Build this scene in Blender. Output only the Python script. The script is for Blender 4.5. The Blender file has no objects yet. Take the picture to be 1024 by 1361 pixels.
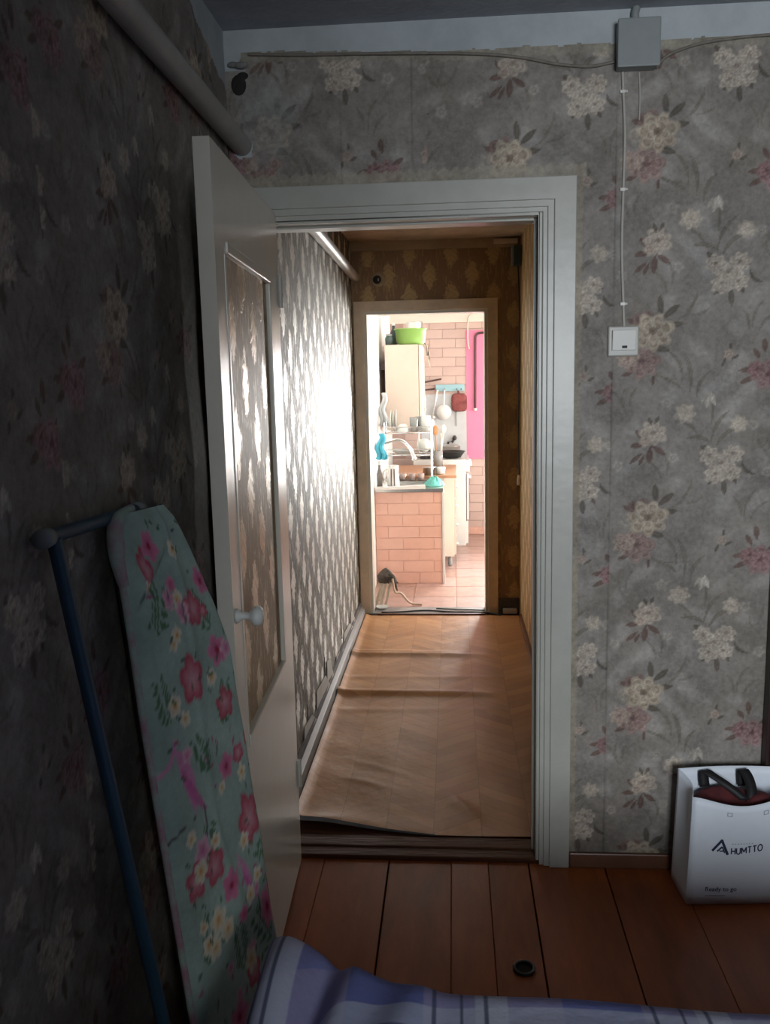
import bpy, bmesh, math, random
import numpy as np
from mathutils import Vector, Matrix
random.seed(7)
rng = np.random.default_rng(7)
scene = bpy.context.scene
col = scene.collection

# ------------------------------------------------------------------ camera
CAM_Z = 1.56
FPX, W, H = 1150.0, 1024, 1361
YAW, PITCH, ROLL = (math.radians(a) for a in (4.58, 9.0, -1.28))
cam_data = bpy.data.cameras.new('camera')
cam = bpy.data.objects.new('camera', cam_data)
col.objects.link(cam)
fwd = Vector((-math.sin(YAW)*math.cos(PITCH), math.cos(YAW)*math.cos(PITCH), -math.sin(PITCH)))
rgt = Vector((math.cos(YAW), math.sin(YAW), 0)); upv = rgt.cross(fwd)
r2 = rgt*math.cos(ROLL) + upv*math.sin(ROLL)
u2 = -rgt*math.sin(ROLL) + upv*math.cos(ROLL)
mw = Matrix((r2, u2, -fwd)).transposed().to_4x4()
mw.translation = (0, 0, CAM_Z)
cam.matrix_world = mw
cam_data.sensor_fit = 'VERTICAL'
cam_data.sensor_height = 24.0
cam_data.lens = FPX/H*24.0
cam_data.clip_start = 0.02
scene.camera = cam

# ------------------------------------------------------------------ world, daylight, exposure
scene.view_settings.view_transform = 'Standard'
scene.view_settings.look = 'None'
scene.view_settings.gamma = 1.0
scene.view_settings.use_curve_mapping = False
scene.view_settings.exposure = 0.0
world = bpy.data.worlds.new('sky'); scene.world = world
world.use_nodes = True
world.node_tree.nodes['Background'].inputs[0].default_value = (0.80, 0.90, 1.0, 1)
world.node_tree.nodes['Background'].inputs[1].default_value = 1.0
scene.cycles.use_denoising = True
scene.cycles.max_bounces = 10
scene.cycles.diffuse_bounces = 8
scene.cycles.glossy_bounces = 3
scene.cycles.transmission_bounces = 8
scene.cycles.transparent_max_bounces = 6
scene.cycles.caustics_reflective = False
scene.cycles.caustics_refractive = False
scene.cycles.sample_clamp_indirect = 6.0

def area(name, loc, rot, sx, sy, power, color):
    d = bpy.data.lights.new(name, 'AREA'); d.shape = 'RECTANGLE'
    d.size, d.size_y, d.energy, d.color = sx, sy, power, color
    o = bpy.data.objects.new(name, d); col.objects.link(o)
    o.location = loc; o.rotation_euler = rot
    return o
R90 = math.pi/2
# daylight entering each window, in the plane just outside its panes
area('daylight_room_window', (0.70, -2.74, 1.72), (math.radians(60), 0, 0), 1.4, 1.5, 250, (0.91, 0.955, 1.0))
area('daylight_kitchen_window', (1.12, 8.56, 1.16), (-R90, 0, 0), 1.15, 1.2, 350, (1.0, 0.985, 0.95))
area('daylight_kitchen_side_window', (2.16, 6.95, 1.16), (0, R90, 0), 1.2, 1.3, 75, (1.0, 0.985, 0.95))

# ------------------------------------------------------------------ helpers
def at(u, v, ax, val):
    """Point seen at photo position (u, v) on the plane axis ax = val."""
    d = r2*((u-W/2)/FPX) - u2*((v-H/2)/FPX) + fwd
    o = Vector((0, 0, CAM_Z)); t = (val-o[ax])/d[ax]
    return o + d*t

class MB:
    def __init__(s): s.v, s.f, s.sm, s.mi = [], [], [], []
    def add(s, vs, fs, smooth=False, mi=0):
        n = len(s.v); s.v += [tuple(p) for p in vs]
        for f in fs: s.f.append(tuple(i+n for i in f)); s.sm.append(smooth); s.mi.append(mi)
        return s
    def box(s, x0, x1, y0, y1, z0, z1, mi=0):
        vs = [(x, y, z) for z in (z0, z1) for y in (y0, y1) for x in (x0, x1)]
        return s.add(vs, [(0,2,3,1),(4,5,7,6),(0,1,5,4),(2,6,7,3),(0,4,6,2),(1,3,7,5)], mi=mi)
    def hexa(s, bot, top, mi=0):
        n = len(bot); vs = list(bot)+list(top)
        fs = [tuple(reversed(range(n))), tuple(range(n, 2*n))]
        for i in range(n):
            j = (i+1) % n; fs.append((i, j, n+j, n+i))
        return s.add(vs, fs, mi=mi)
    def tube(s, pts, r, n=10, cap=True, mi=0, closed=False):
        pts = [Vector(p) for p in pts]; m = len(pts)
        rs = r if isinstance(r, (list, tuple)) else [r]*m
        vs, fs = [], []
        nrm = None
        for i, p in enumerate(pts):
            if closed: t = pts[(i+1) % m]-pts[i-1]
            else: t = pts[min(i+1, m-1)]-pts[max(i-1, 0)]
            t.normalize()
            if nrm is None:
                nrm = t.orthogonal().normalized()
            else:
                nrm = (nrm - t*nrm.dot(t)).normalized()
            b = t.cross(nrm)
            for k in range(n):
                a = 2*math.pi*k/n
                vs.append(p + (nrm*math.cos(a)+b*math.sin(a))*rs[i])
        for i in range(m if closed else m-1):
            i2 = (i+1) % m
            for k in range(n):
                k2 = (k+1) % n
                fs.append((i*n+k, i*n+k2, i2*n+k2, i2*n+k))
        s.add(vs, fs, True, mi)
        if cap and not closed:
            s.add([vs[k] for k in range(n)], [tuple(reversed(range(n)))], False, mi)
            s.add([vs[(m-1)*n+k] for k in range(n)], [tuple(range(n))], False, mi)
        return s
    def lathe(s, prof, c, n=24, axis='z', mi=0, smooth=True):
        vs, fs = [], []
        for (r, h) in prof:
            for k in range(n):
                a = 2*math.pi*k/n; x, y = r*math.cos(a), r*math.sin(a)
                p = {'z': (x, y, h), 'x': (h, x, y), 'y': (y, h, x)}[axis]
                vs.append((c[0]+p[0], c[1]+p[1], c[2]+p[2]))
        m = len(prof)
        for i in range(m-1):
            for k in range(n):
                k2 = (k+1) % n
                fs.append((i*n+k, i*n+k2, (i+1)*n+k2, (i+1)*n+k))
        return s.add(vs, fs, smooth, mi)
    def grid(s, P, smooth=True, mi=0):
        """P: array (n, m, 3)."""
        n, m = P.shape[:2]
        fs = [(i*m+j, i*m+j+1, (i+1)*m+j+1, (i+1)*m+j) for i in range(n-1) for j in range(m-1)]
        return s.add([tuple(p) for p in P.reshape(-1, 3)], fs, smooth, mi)
    def ball(s, c, r, n=14, m=8, sz=(1, 1, 1), mi=0):
        vs, fs = [], []
        for i in range(m+1):
            t = math.pi*i/m
            for k in range(n):
                a = 2*math.pi*k/n
                vs.append((c[0]+r*sz[0]*math.sin(t)*math.cos(a), c[1]+r*sz[1]*math.sin(t)*math.sin(a), c[2]+r*sz[2]*math.cos(t)))
        for i in range(m):
            for k in range(n):
                k2 = (k+1) % n
                fs.append((i*n+k, (i+1)*n+k, (i+1)*n+k2, i*n+k2))
        return s.add(vs, fs, True, mi)

WLOC = {}
def obj(name, mb, mat, parent=None, loc=None, bevel=0, seg=2):
    """Link the collected shapes (world coordinates) as one mesh object."""
    base = WLOC[parent.name] if parent is not None else Vector(loc if loc is not None else (0, 0, 0))
    me = bpy.data.meshes.new(name)
    me.from_pydata([(p[0]-base.x, p[1]-base.y, p[2]-base.z) for p in mb.v], [], mb.f)
    me.polygons.foreach_set('use_smooth', mb.sm)
    mats = mat if isinstance(mat, (list, tuple)) else [mat]
    for m in mats: me.materials.append(m)
    if len(mats) > 1: me.polygons.foreach_set('material_index', mb.mi)
    me.update()
    bm = bmesh.new(); bm.from_mesh(me)
    if bevel:
        bmesh.ops.remove_doubles(bm, verts=bm.verts, dist=1e-6)
        es = [e for e in bm.edges if len(e.link_faces) == 2 and e.calc_face_angle(0) > 0.6]
        bmesh.ops.bevel(bm, geom=es, offset=bevel, segments=seg, affect='EDGES', profile=0.6, clamp_overlap=True)
    bmesh.ops.recalc_face_normals(bm, faces=bm.faces)
    bm.to_mesh(me); bm.free()
    o = bpy.data.objects.new(name, me); col.objects.link(o)
    if parent is not None: o.parent = parent
    else: o.location = base
    WLOC[o.name] = base.copy()
    return o
def inst(name, me, parent, loc, rot=(0, 0, 0), scale=(1, 1, 1)):
    """One more object sharing a mesh that is centred on its own origin."""
    o = bpy.data.objects.new(name, me); col.objects.link(o)
    b = WLOC[parent.name] if parent is not None else Vector((0, 0, 0))
    if parent is not None: o.parent = parent
    o.location = Vector(loc)-b; o.rotation_euler = rot; o.scale = scale
    WLOC[o.name] = Vector(loc)
    return o
def mesh_only(name, mb, mat, bevel=0):
    o = obj(name, mb, mat, bevel=bevel); me = o.data
    bpy.data.objects.remove(o); return me
def tag(o, label, cat=None, group=None, kind=None):
    o['label'] = label
    if cat: o['category'] = cat
    if group: o['group'] = group
    if kind: o['kind'] = kind
    return o
def thing(name, label, cat, loc, group=None, kind=None):
    o = bpy.data.objects.new(name, None); col.objects.link(o)
    o.location = loc; o.empty_display_size = 0.1
    WLOC[o.name] = Vector(loc)
    return tag(o, label, cat, group, kind)
def struct(name, mb, mat, label, bevel=0):
    return tag(obj(name, mb, mat, bevel=bevel), label, kind='structure')

# ------------------------------------------------------------------ materials
def srgb(r, g, b):
    f = lambda c: (c/255/12.92 if c/255 <= 0.04045 else ((c/255+0.055)/1.055)**2.4)
    return (f(r), f(g), f(b), 1)
def mat(name, color, rough=0.5, metal=0.0, noise=0.0, nscale=20, bump=0.0, bscale=60, spec=0.5, color2=None, stretch=(1, 1, 1), alpha=None, trans=0.0):
    m = bpy.data.materials.new(name); m.use_nodes = True
    nt = m.node_tree; b = nt.nodes['Principled BSDF']
    b.inputs['Base Color'].default_value = color
    b.inputs['Roughness'].default_value = rough; b.inputs['Metallic'].default_value = metal
    b.inputs['Specular IOR Level'].default_value = spec
    if trans: b.inputs['Transmission Weight'].default_value = trans
    if noise or bump or color2:
        tc = nt.nodes.new('ShaderNodeTexCoord'); mp = nt.nodes.new('ShaderNodeMapping')
        mp.inputs['Scale'].default_value = stretch
        nt.links.new(tc.outputs['Object'], mp.inputs[0])
    if noise or color2:
        n = nt.nodes.new('ShaderNodeTexNoise'); n.inputs['Scale'].default_value = nscale; n.inputs['Detail'].default_value = 5
        n.inputs['Roughness'].default_value = 0.65
        nt.links.new(mp.outputs[0], n.inputs['Vector'])
        rp = nt.nodes.new('ShaderNodeValToRGB')
        c2 = color2 or tuple(c*(1-noise) for c in color[:3])+(1,)
        rp.color_ramp.elements[0].position = 0.35; rp.color_ramp.elements[0].color = c2
        rp.color_ramp.elements[1].position = 0.65; rp.color_ramp.elements[1].color = color
        nt.links.new(n.outputs['Fac'], rp.inputs[0]); nt.links.new(rp.outputs[0], b.inputs['Base Color'])
    if bump:
        n2 = nt.nodes.new('ShaderNodeTexNoise'); n2.inputs['Scale'].default_value = bscale; n2.inputs['Detail'].default_value = 4
        nt.links.new(mp.outputs[0], n2.inputs['Vector'])
        bp = nt.nodes.new('ShaderNodeBump'); bp.inputs['Strength'].default_value = bump; bp.inputs['Distance'].default_value = 0.01
        nt.links.new(n2.outputs['Fac'], bp.inputs['Height']); nt.links.new(bp.outputs[0], b.inputs['Normal'])
    return m
class NT:
    """Small arithmetic helper on a node tree."""
    def __init__(s, m): s.t = m.node_tree
    def n(s, t): return s.t.nodes.new(t)
    def m(s, op, *a, clamp=False):
        nd = s.n('ShaderNodeMath'); nd.operation = op; nd.use_clamp = clamp
        for i, x in enumerate(a):
            if isinstance(x, (int, float)): nd.inputs[i].default_value = x
            else: s.t.links.new(x, nd.inputs[i])
        return nd.outputs[0]
    def mix(s, f, a, b):
        nd = s.n('ShaderNodeMix'); nd.data_type = 'RGBA'
        for k, x in ((0, f), (6, a), (7, b)):
            if isinstance(x, (int, float)): nd.inputs[k].default_value = x
            elif isinstance(x, tuple): nd.inputs[k].default_value = x
            else: s.t.links.new(x, nd.inputs[k])
        return nd.outputs[2]
    def noise(s, vec, scale, detail=4, rough=0.6):
        nd = s.n('ShaderNodeTexNoise'); nd.inputs['Scale'].default_value = scale; nd.inputs['Detail'].default_value = detail
        nd.inputs['Roughness'].default_value = rough
        s.t.links.new(vec, nd.inputs['Vector']); return nd.outputs['Fac']
    def ramp(s, x, lo, hi):
        nd = s.n('ShaderNodeMapRange'); nd.interpolation_type = 'SMOOTHSTEP'
        s.t.links.new(x, nd.inputs[0]); nd.inputs[1].default_value = lo; nd.inputs[2].default_value = hi
        return nd.outputs[0]
    def bump(s, h, strength, dist):
        nd = s.n('ShaderNodeBump'); nd.inputs['Strength'].default_value = strength; nd.inputs['Distance'].default_value = dist
        s.t.links.new(h, nd.inputs['Height']); return nd.outputs[0]
    def link(s, a, b): s.t.links.new(a, b)

M = {}
M['whitewash'] = mat('whitewash', (0.50, 0.55, 0.57, 1), 0.9, noise=0.18, nscale=6, bump=0.25, bscale=25, spec=0.2)
M['ceiling'] = mat('ceiling_limewash', (0.40, 0.43, 0.47, 1), 0.9, noise=0.2, nscale=5, bump=0.2, spec=0.2)
M['plaster'] = mat('plaster', (0.45, 0.43, 0.40, 1), 0.9, noise=0.15, nscale=8, spec=0.2)
M['far_paper'] = mat('dark_patterned_paper', (0.20, 0.185, 0.165, 1), 0.8, noise=0.4, nscale=7, spec=0.2)
M['white_paint'] = mat('white_oil_paint', (0.62, 0.60, 0.52, 1), 0.28, noise=0.06, nscale=9, bump=0.06, bscale=18)
M['trim_paint'] = mat('trim_oil_paint', (0.47, 0.475, 0.43, 1), 0.32, noise=0.10, nscale=8, bump=0.08, bscale=22)
M['old_trim_paint'] = mat('yellowed_trim_paint', (0.74, 0.585, 0.40, 1), 0.45, noise=0.18, nscale=10, bump=0.1, bscale=25)
M['plank'] = mat('brown_floor_paint', (0.40, 0.105, 0.025, 1), 0.34, spec=0.3, noise=0.35, nscale=3.5, bump=0.10, bscale=14, stretch=(3, 0.6, 1))
M['plank_b'] = mat('brown_floor_paint_worn', (0.36, 0.092, 0.023, 1), 0.36, spec=0.3, noise=0.40, nscale=5, bump=0.10, bscale=16, stretch=(3, 0.6, 1))
M['dark_gap'] = mat('dark_underfloor', (0.012, 0.008, 0.006, 1), 0.9)
M['threshold'] = mat('dark_worn_wood', (0.105, 0.036, 0.015, 1), 0.5, spec=0.25, noise=0.5, nscale=9, bump=0.3, bscale=30, stretch=(0.5, 4, 1))
M['base_brown'] = mat('baseboard_paint', (0.17, 0.065, 0.03, 1), 0.35, noise=0.3, nscale=8)
M['dark_wood'] = mat('dark_brown_wood', (0.035, 0.017, 0.012, 1), 0.4, noise=0.4, nscale=10, stretch=(6, 6, 0.6))
M['pipe'] = mat('pipe_paint', (0.42, 0.41, 0.38, 1), 0.4, noise=0.15, nscale=14, bump=0.1)
M['grey_plastic'] = mat('grey_plastic', (0.28, 0.31, 0.31, 1), 0.5, noise=0.08, nscale=25)
M['white_plastic'] = mat('white_plastic', (0.74, 0.74, 0.70, 1), 0.35, noise=0.04, nscale=15)
M['switch_frame'] = mat('switch_frame_plastic', (0.42, 0.42, 0.38, 1), 0.35, noise=0.05, nscale=15)
M['cable'] = mat('cable_sheath', (0.50, 0.48, 0.43, 1), 0.5, noise=0.1, nscale=30)
M['cable_dirty'] = mat('grimy_cable', (0.24, 0.22, 0.185, 1), 0.7, noise=0.3, nscale=30)
M['cable_dark'] = mat('dark_cable', (0.03, 0.028, 0.026, 1), 0.5, noise=0.2, nscale=30)
M['cable_cream'] = mat('cream_cable', (0.66, 0.50, 0.36, 1), 0.5, noise=0.1, nscale=30)
M['black'] = mat('matt_black', (0.012, 0.012, 0.014, 1), 0.6, noise=0.2, nscale=30)
M['hole'] = mat('hole_shade_and_black', (0.04, 0.036, 0.032, 1), 0.95, noise=0.5, nscale=30)  # near-black for dark bits and for the shade inside holes
M['blue_metal'] = mat('blue_enamel_tube', (0.035, 0.085, 0.135, 1), 0.38, noise=0.15, nscale=20)
M['porcelain'] = mat('porcelain', (0.68, 0.70, 0.67, 1), 0.18)
M['brass'] = mat('painted_hinge', (0.45, 0.44, 0.40, 1), 0.4)
M['paper_bag'] = mat('white_paper', (0.80, 0.87, 0.96, 1), 0.55, noise=0.06, nscale=5, bump=0.12, bscale=14)
M['bag_inner'] = mat('grey_paper_inside', (0.48, 0.52, 0.56, 1), 0.7, noise=0.1, nscale=6)
M['bag_cloth'] = mat('maroon_cloth', (0.13, 0.022, 0.025, 1), 0.85, noise=0.4, nscale=18, bump=0.3, bscale=40)
M['ink'] = mat('navy_ink', (0.018, 0.026, 0.07, 1), 0.6)
M['ink_pale'] = mat('pale_grey_ink', (0.33, 0.37, 0.46, 1), 0.6)
M['mattress'] = mat('mattress_ticking', (0.30, 0.30, 0.34, 1), 0.9, noise=0.2, nscale=30)
M['steel'] = mat('stainless_steel', (0.62, 0.61, 0.58, 1), 0.28, metal=1.0, noise=0.08, nscale=18)
M['chrome'] = mat('chrome', (0.75, 0.75, 0.74, 1), 0.15, metal=1.0)
M['enamel'] = mat('white_enamel', (0.70, 0.70, 0.67, 1), 0.2, noise=0.05, nscale=8)
M['cast_iron'] = mat('cast_iron', (0.03, 0.03, 0.03, 1), 0.45, noise=0.3, nscale=25)
M['tile'] = mat('peach_brick_tile', (0.75, 0.455, 0.36, 1), 0.42, noise=0.07, nscale=9)
M['tile_b'] = mat('peach_brick_tile_pale', (0.765, 0.48, 0.385, 1), 0.42, noise=0.07, nscale=7)
M['wtile'] = mat('wall_brick_tile', (0.53, 0.39, 0.345, 1), 0.42, noise=0.07, nscale=9)
M['wtile_b'] = mat('wall_brick_tile_pale', (0.56, 0.42, 0.37, 1), 0.42, noise=0.07, nscale=7)
M['wgrout'] = mat('wall_tile_joint', (0.42, 0.295, 0.255, 1), 0.8, noise=0.15, nscale=20)
M['grout'] = mat('peach_joint', (0.69, 0.41, 0.325, 1), 0.8, noise=0.15, nscale=20)
M['ftile'] = mat('kitchen_floor_tile', (0.42, 0.265, 0.22, 1), 0.3, noise=0.28, nscale=11)
M['ftile_b'] = mat('kitchen_floor_tile_pale', (0.45, 0.295, 0.26, 1), 0.3, noise=0.28, nscale=11)
M['cab'] = mat('cream_cabinet', (0.63, 0.525, 0.445, 1), 0.4, noise=0.05, nscale=6)
M['cab_front'] = mat('pale_cabinet_front', (0.70, 0.62, 0.54, 1), 0.35, noise=0.05, nscale=6)
M['worktop'] = mat('brown_worktop', (0.52, 0.27, 0.15, 1), 0.4, noise=0.2, nscale=20)
M['pink'] = mat('pink_panel', (0.74, 0.225, 0.37, 1), 0.5, noise=0.06, nscale=5)
M['green'] = mat('green_plastic', (0.23, 0.42, 0.10, 1), 0.4, noise=0.08, nscale=8)
M['glass'] = mat('clear_glass', (0.85, 0.9, 0.88, 1), 0.10, trans=0.7)
M['blue_cloth'] = mat('blue_cloth', (0.10, 0.52, 0.68, 1), 0.8, noise=0.3, nscale=16, bump=0.3)
M['mint_cloth'] = mat('mint_cotton', (0.32, 0.45, 0.39, 1), 0.85, noise=0.2, nscale=20, color2=(0.36, 0.20, 0.25, 1), bump=0.2)
M['teal_cloth'] = mat('teal_cloth', (0.16, 0.55, 0.48, 1), 0.8, noise=0.3, nscale=22, bump=0.3)
M['rail_blue'] = mat('pale_blue_paint', (0.30, 0.52, 0.58, 1), 0.5, noise=0.1, nscale=12)
M['mitt'] = mat('oven_mitt_cloth', (0.27, 0.075, 0.07, 1), 0.9, noise=0.3, nscale=20, bump=0.3)
M['wood_light'] = mat('spoon_wood', (0.60, 0.30, 0.13, 1), 0.6, noise=0.2, nscale=20)
M['splash'] = mat('grey_white_splashback', (0.54, 0.56, 0.57, 1), 0.35, noise=0.1, nscale=10)
M['dark_green'] = mat('dark_green_plastic', (0.05, 0.08, 0.075, 1), 0.5, noise=0.2, nscale=20)
M['pale_wood'] = mat('bleached_wood', (0.70, 0.60, 0.47, 1), 0.6, noise=0.25, nscale=14, stretch=(6, 6, 1))
M['grey_rag'] = mat('grey_rag', (0.16, 0.14, 0.12, 1), 0.95, noise=0.5, nscale=25, bump=0.5)
M['skirt_grey'] = mat('grey_skirting', (0.24, 0.215, 0.20, 1), 0.55, spec=0.3, noise=0.2, nscale=12, stretch=(1, 0.4, 1))
M['skirt_dark'] = mat('dark_strip', (0.10, 0.085, 0.08, 1), 0.7, noise=0.5, nscale=15)
M['brownpipe'] = mat('brown_gas_pipe', (0.085, 0.045, 0.04, 1), 0.45, noise=0.2, nscale=20)
M['hall_ceiling'] = mat('hall_ceiling', (0.50, 0.38, 0.26, 1), 0.8, noise=0.3, nscale=5, bump=0.2)
M['hall_strip'] = mat('hall_cornice', (0.46, 0.34, 0.20, 1), 0.8, noise=0.2, nscale=8)
M['kitchen_white'] = mat('kitchen_whitewash', (0.86, 0.86, 0.84, 1), 0.85, noise=0.04, nscale=6)
M['lino_back'] = mat('linoleum_backing', (0.10, 0.11, 0.12, 1), 0.8, noise=0.4, nscale=20)
M['bare'] = mat('crumbling_plaster', (0.34, 0.35, 0.33, 1), 0.95, noise=0.5, nscale=14, bump=0.6, bscale=50)

def wallpaper_material():
    m = bpy.data.materials.new('floral_wallpaper'); m.use_nodes = True
    k = NT(m); b = m.node_tree.nodes['Principled BSDF']
    ca = k.n('ShaderNodeVertexColor'); ca.layer_name = 'print'
    tc = k.n('ShaderNodeTexCoord')
    n1 = k.noise(tc.outputs['Object'], 9, 6, 0.7)
    n2 = k.noise(tc.outputs['Object'], 70, 4, 0.7)
    f = k.m('ADD', k.m('MULTIPLY', n1, 1.35), k.m('MULTIPLY', n2, 1.0))
    f = k.m('SUBTRACT', f, 0.19)
    vm = k.n('ShaderNodeVectorMath'); vm.operation = 'SCALE'
    k.link(ca.outputs['Color'], vm.inputs[0]); k.link(f, vm.inputs['Scale'])
    k.link(vm.outputs[0], b.inputs['Base Color'])
    b.inputs['Roughness'].default_value = 0.62; b.inputs['Specular IOR Level'].default_value = 0.35
    k.link(k.bump(n2, 0.25, 0.004), b.inputs['Normal'])
    return m
M['floral'] = wallpaper_material()

def damask(name, dark, light, sx, metal, r_dark, r_light, axes, spec=0.5):
    """Staggered ogee damask; axes: which object axes run along and up the wall."""
    m = bpy.data.materials.new(name); m.use_nodes = True
    k = NT(m); b = m.node_tree.nodes['Principled BSDF']
    tc = k.n('ShaderNodeTexCoord'); sp = k.n('ShaderNodeSeparateXYZ'); k.link(tc.outputs['Object'], sp.inputs[0])
    s, z = sp.outputs[axes[0]], sp.outputs[2]
    fine = k.noise(tc.outputs['Object'], 55, 3, 0.6)
    wob = k.m('MULTIPLY', k.m('SUBTRACT', k.noise(tc.outputs['Object'], 38, 3, 0.7), 0.5), 0.85)
    us = k.m('DIVIDE', s, sx); vs = k.m('DIVIDE', z, 0.255)
    def motif(du, dv):
        u = k.m('MULTIPLY', k.m('SUBTRACT', k.m('FRACT', k.m('ADD', us, du)), 0.5), 2.0)
        v = k.m('MULTIPLY', k.m('SUBTRACT', k.m('FRACT', k.m('ADD', vs, dv)), 0.5), 2.0)
        au, av = k.m('ABSOLUTE', u), k.m('ABSOLUTE', v)
        rad = k.m('ADD', k.m('ADD', k.m('MULTIPLY', au, 1.7), k.m('POWER', av, 1.5)), k.m('MULTIPLY', wob, 1.6))
        core = k.m('SUBTRACT', 1.0, k.ramp(rad, 0.42, 0.66))
        frond = k.ramp(k.m('SINE', k.m('ADD', k.m('MULTIPLY', v, 26.0), k.m('MULTIPLY', au, 22.0))), -0.7, 0.5)
        return k.m('MULTIPLY', core, k.m('ADD', 0.78, k.m('MULTIPLY', frond, 0.22)))
    f = k.m('MAXIMUM', motif(0, 0), motif(0.5, 0.5))
    st = k.n('ShaderNodeMapping'); st.inputs['Scale'].default_value = (1, 1, 0.18); k.link(tc.outputs['Object'], st.inputs[0])
    streak = k.ramp(k.noise(st.outputs[0], 90, 3, 0.6), 0.53, 0.62)
    f = k.m('MAXIMUM', f, k.m('MULTIPLY', streak, 0.45))
    blot = k.noise(tc.outputs['Object'], 3.0, 4, 0.6)
    f = k.m('MULTIPLY', f, k.m('ADD', 0.55, k.m('MULTIPLY', blot, 0.8)), clamp=True)
    k.link(k.mix(f, dark, light), b.inputs['Base Color'])
    k.link(k.m('ADD', r_dark, k.m('MULTIPLY', f, r_light-r_dark)), b.inputs['Roughness'])
    k.link(k.m('MULTIPLY', f, metal), b.inputs['Metallic'])
    b.inputs['Specular IOR Level'].default_value = spec
    k.link(k.bump(k.m('ADD', f, k.m('MULTIPLY', fine, 0.6)), 0.35, 0.003), b.inputs['Normal'])
    return m
M['damask_side'] = damask('silver_damask_paper', (0.085, 0.068, 0.048, 1), (0.68, 0.67, 0.61, 1), 0.25, 0.35, 0.58, 0.36, (1,), 0.15)
M['damask_right'] = damask('lit_damask_paper', (0.40, 0.26, 0.11, 1), (0.72, 0.54, 0.29, 1), 0.25, 0.2, 0.6, 0.5, (1,))  # hall paper again, made paler and golden to carry bounced light
M['damask_end'] = damask('brown_damask_paper', (0.27, 0.165, 0.085, 1), (0.50, 0.35, 0.15, 1), 0.26, 0.15, 0.65, 0.55, (0,))
M['damask_door'] = damask('door_panel_paper', (0.25, 0.165, 0.08, 1), (0.60, 0.46, 0.29, 1), 0.25, 0.25, 0.5, 0.30, (1,))

def lino_material():
    m = bpy.data.materials.new('parquet_print_linoleum'); m.use_nodes = True
    k = NT(m); b = m.node_tree.nodes['Principled BSDF']
    tc = k.n('ShaderNodeTexCoord'); sp = k.n('ShaderNodeSeparateXYZ'); k.link(tc.outputs['Object'], sp.inputs[0])
    x, y = sp.outputs[0], sp.outputs[1]
    c = k.m('DIVIDE', x, 0.165); ci = k.m('FLOOR', c); cf = k.m('FRACT', c)
    par = k.m('ABSOLUTE', k.m('SUBTRACT', k.m('MULTIPLY', k.m('FRACT', k.m('MULTIPLY', ci, 0.5)), 4.0), 1.0))
    sgn = k.m('SUBTRACT', k.m('MULTIPLY', k.m('FRACT', k.m('MULTIPLY', ci, 0.5)), 4.0), 1.0)
    t = k.m('ADD', k.m('DIVIDE', y, 0.075), k.m('MULTIPLY', k.m('MULTIPLY', cf, sgn), 1.6))
    ti = k.m('FLOOR', t); tf = k.m('FRACT', t)
    wn = k.n('ShaderNodeTexWhiteNoise'); wn.noise_dimensions = '2D'
    cb = k.n('ShaderNodeCombineXYZ'); k.link(ci, cb.inputs[0]); k.link(ti, cb.inputs[1]); k.link(cb.outputs[0], wn.inputs['Vector'])
    edge = k.m('MINIMUM', k.ramp(tf, 0.0, 0.08), k.m('MINIMUM', k.ramp(cf, 0.0, 0.03), 1.0))
    big = k.noise(tc.outputs['Object'], 2.2, 4, 0.6); fine = k.noise(tc.outputs['Object'], 26, 5, 0.65)
    f = k.m('ADD', k.m('MULTIPLY', wn.outputs['Value'], 0.42), k.m('ADD', k.m('MULTIPLY', big, 0.75), k.m('MULTIPLY', fine, 0.25)))
    c1 = k.mix(f, (0.235, 0.092, 0.033, 1), (0.56, 0.285, 0.125, 1))
    k.link(k.mix(k.m('MULTIPLY', k.m('SUBTRACT', 1.0, edge), 0.5), c1, (0.14, 0.065, 0.03, 1)), b.inputs['Base Color'])
    k.link(k.m('ADD', 0.26, k.m('MULTIPLY', fine, 0.22)), b.inputs['Roughness']); b.inputs['Specular IOR Level'].default_value = 0.35
    k.link(k.bump(k.m('ADD', k.noise(tc.outputs['Object'], 5, 3, 0.5), k.m('MULTIPLY', fine, 0.12)), 0.25, 0.03), b.inputs['Normal'])
    return m
M['lino'] = lino_material()

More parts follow.
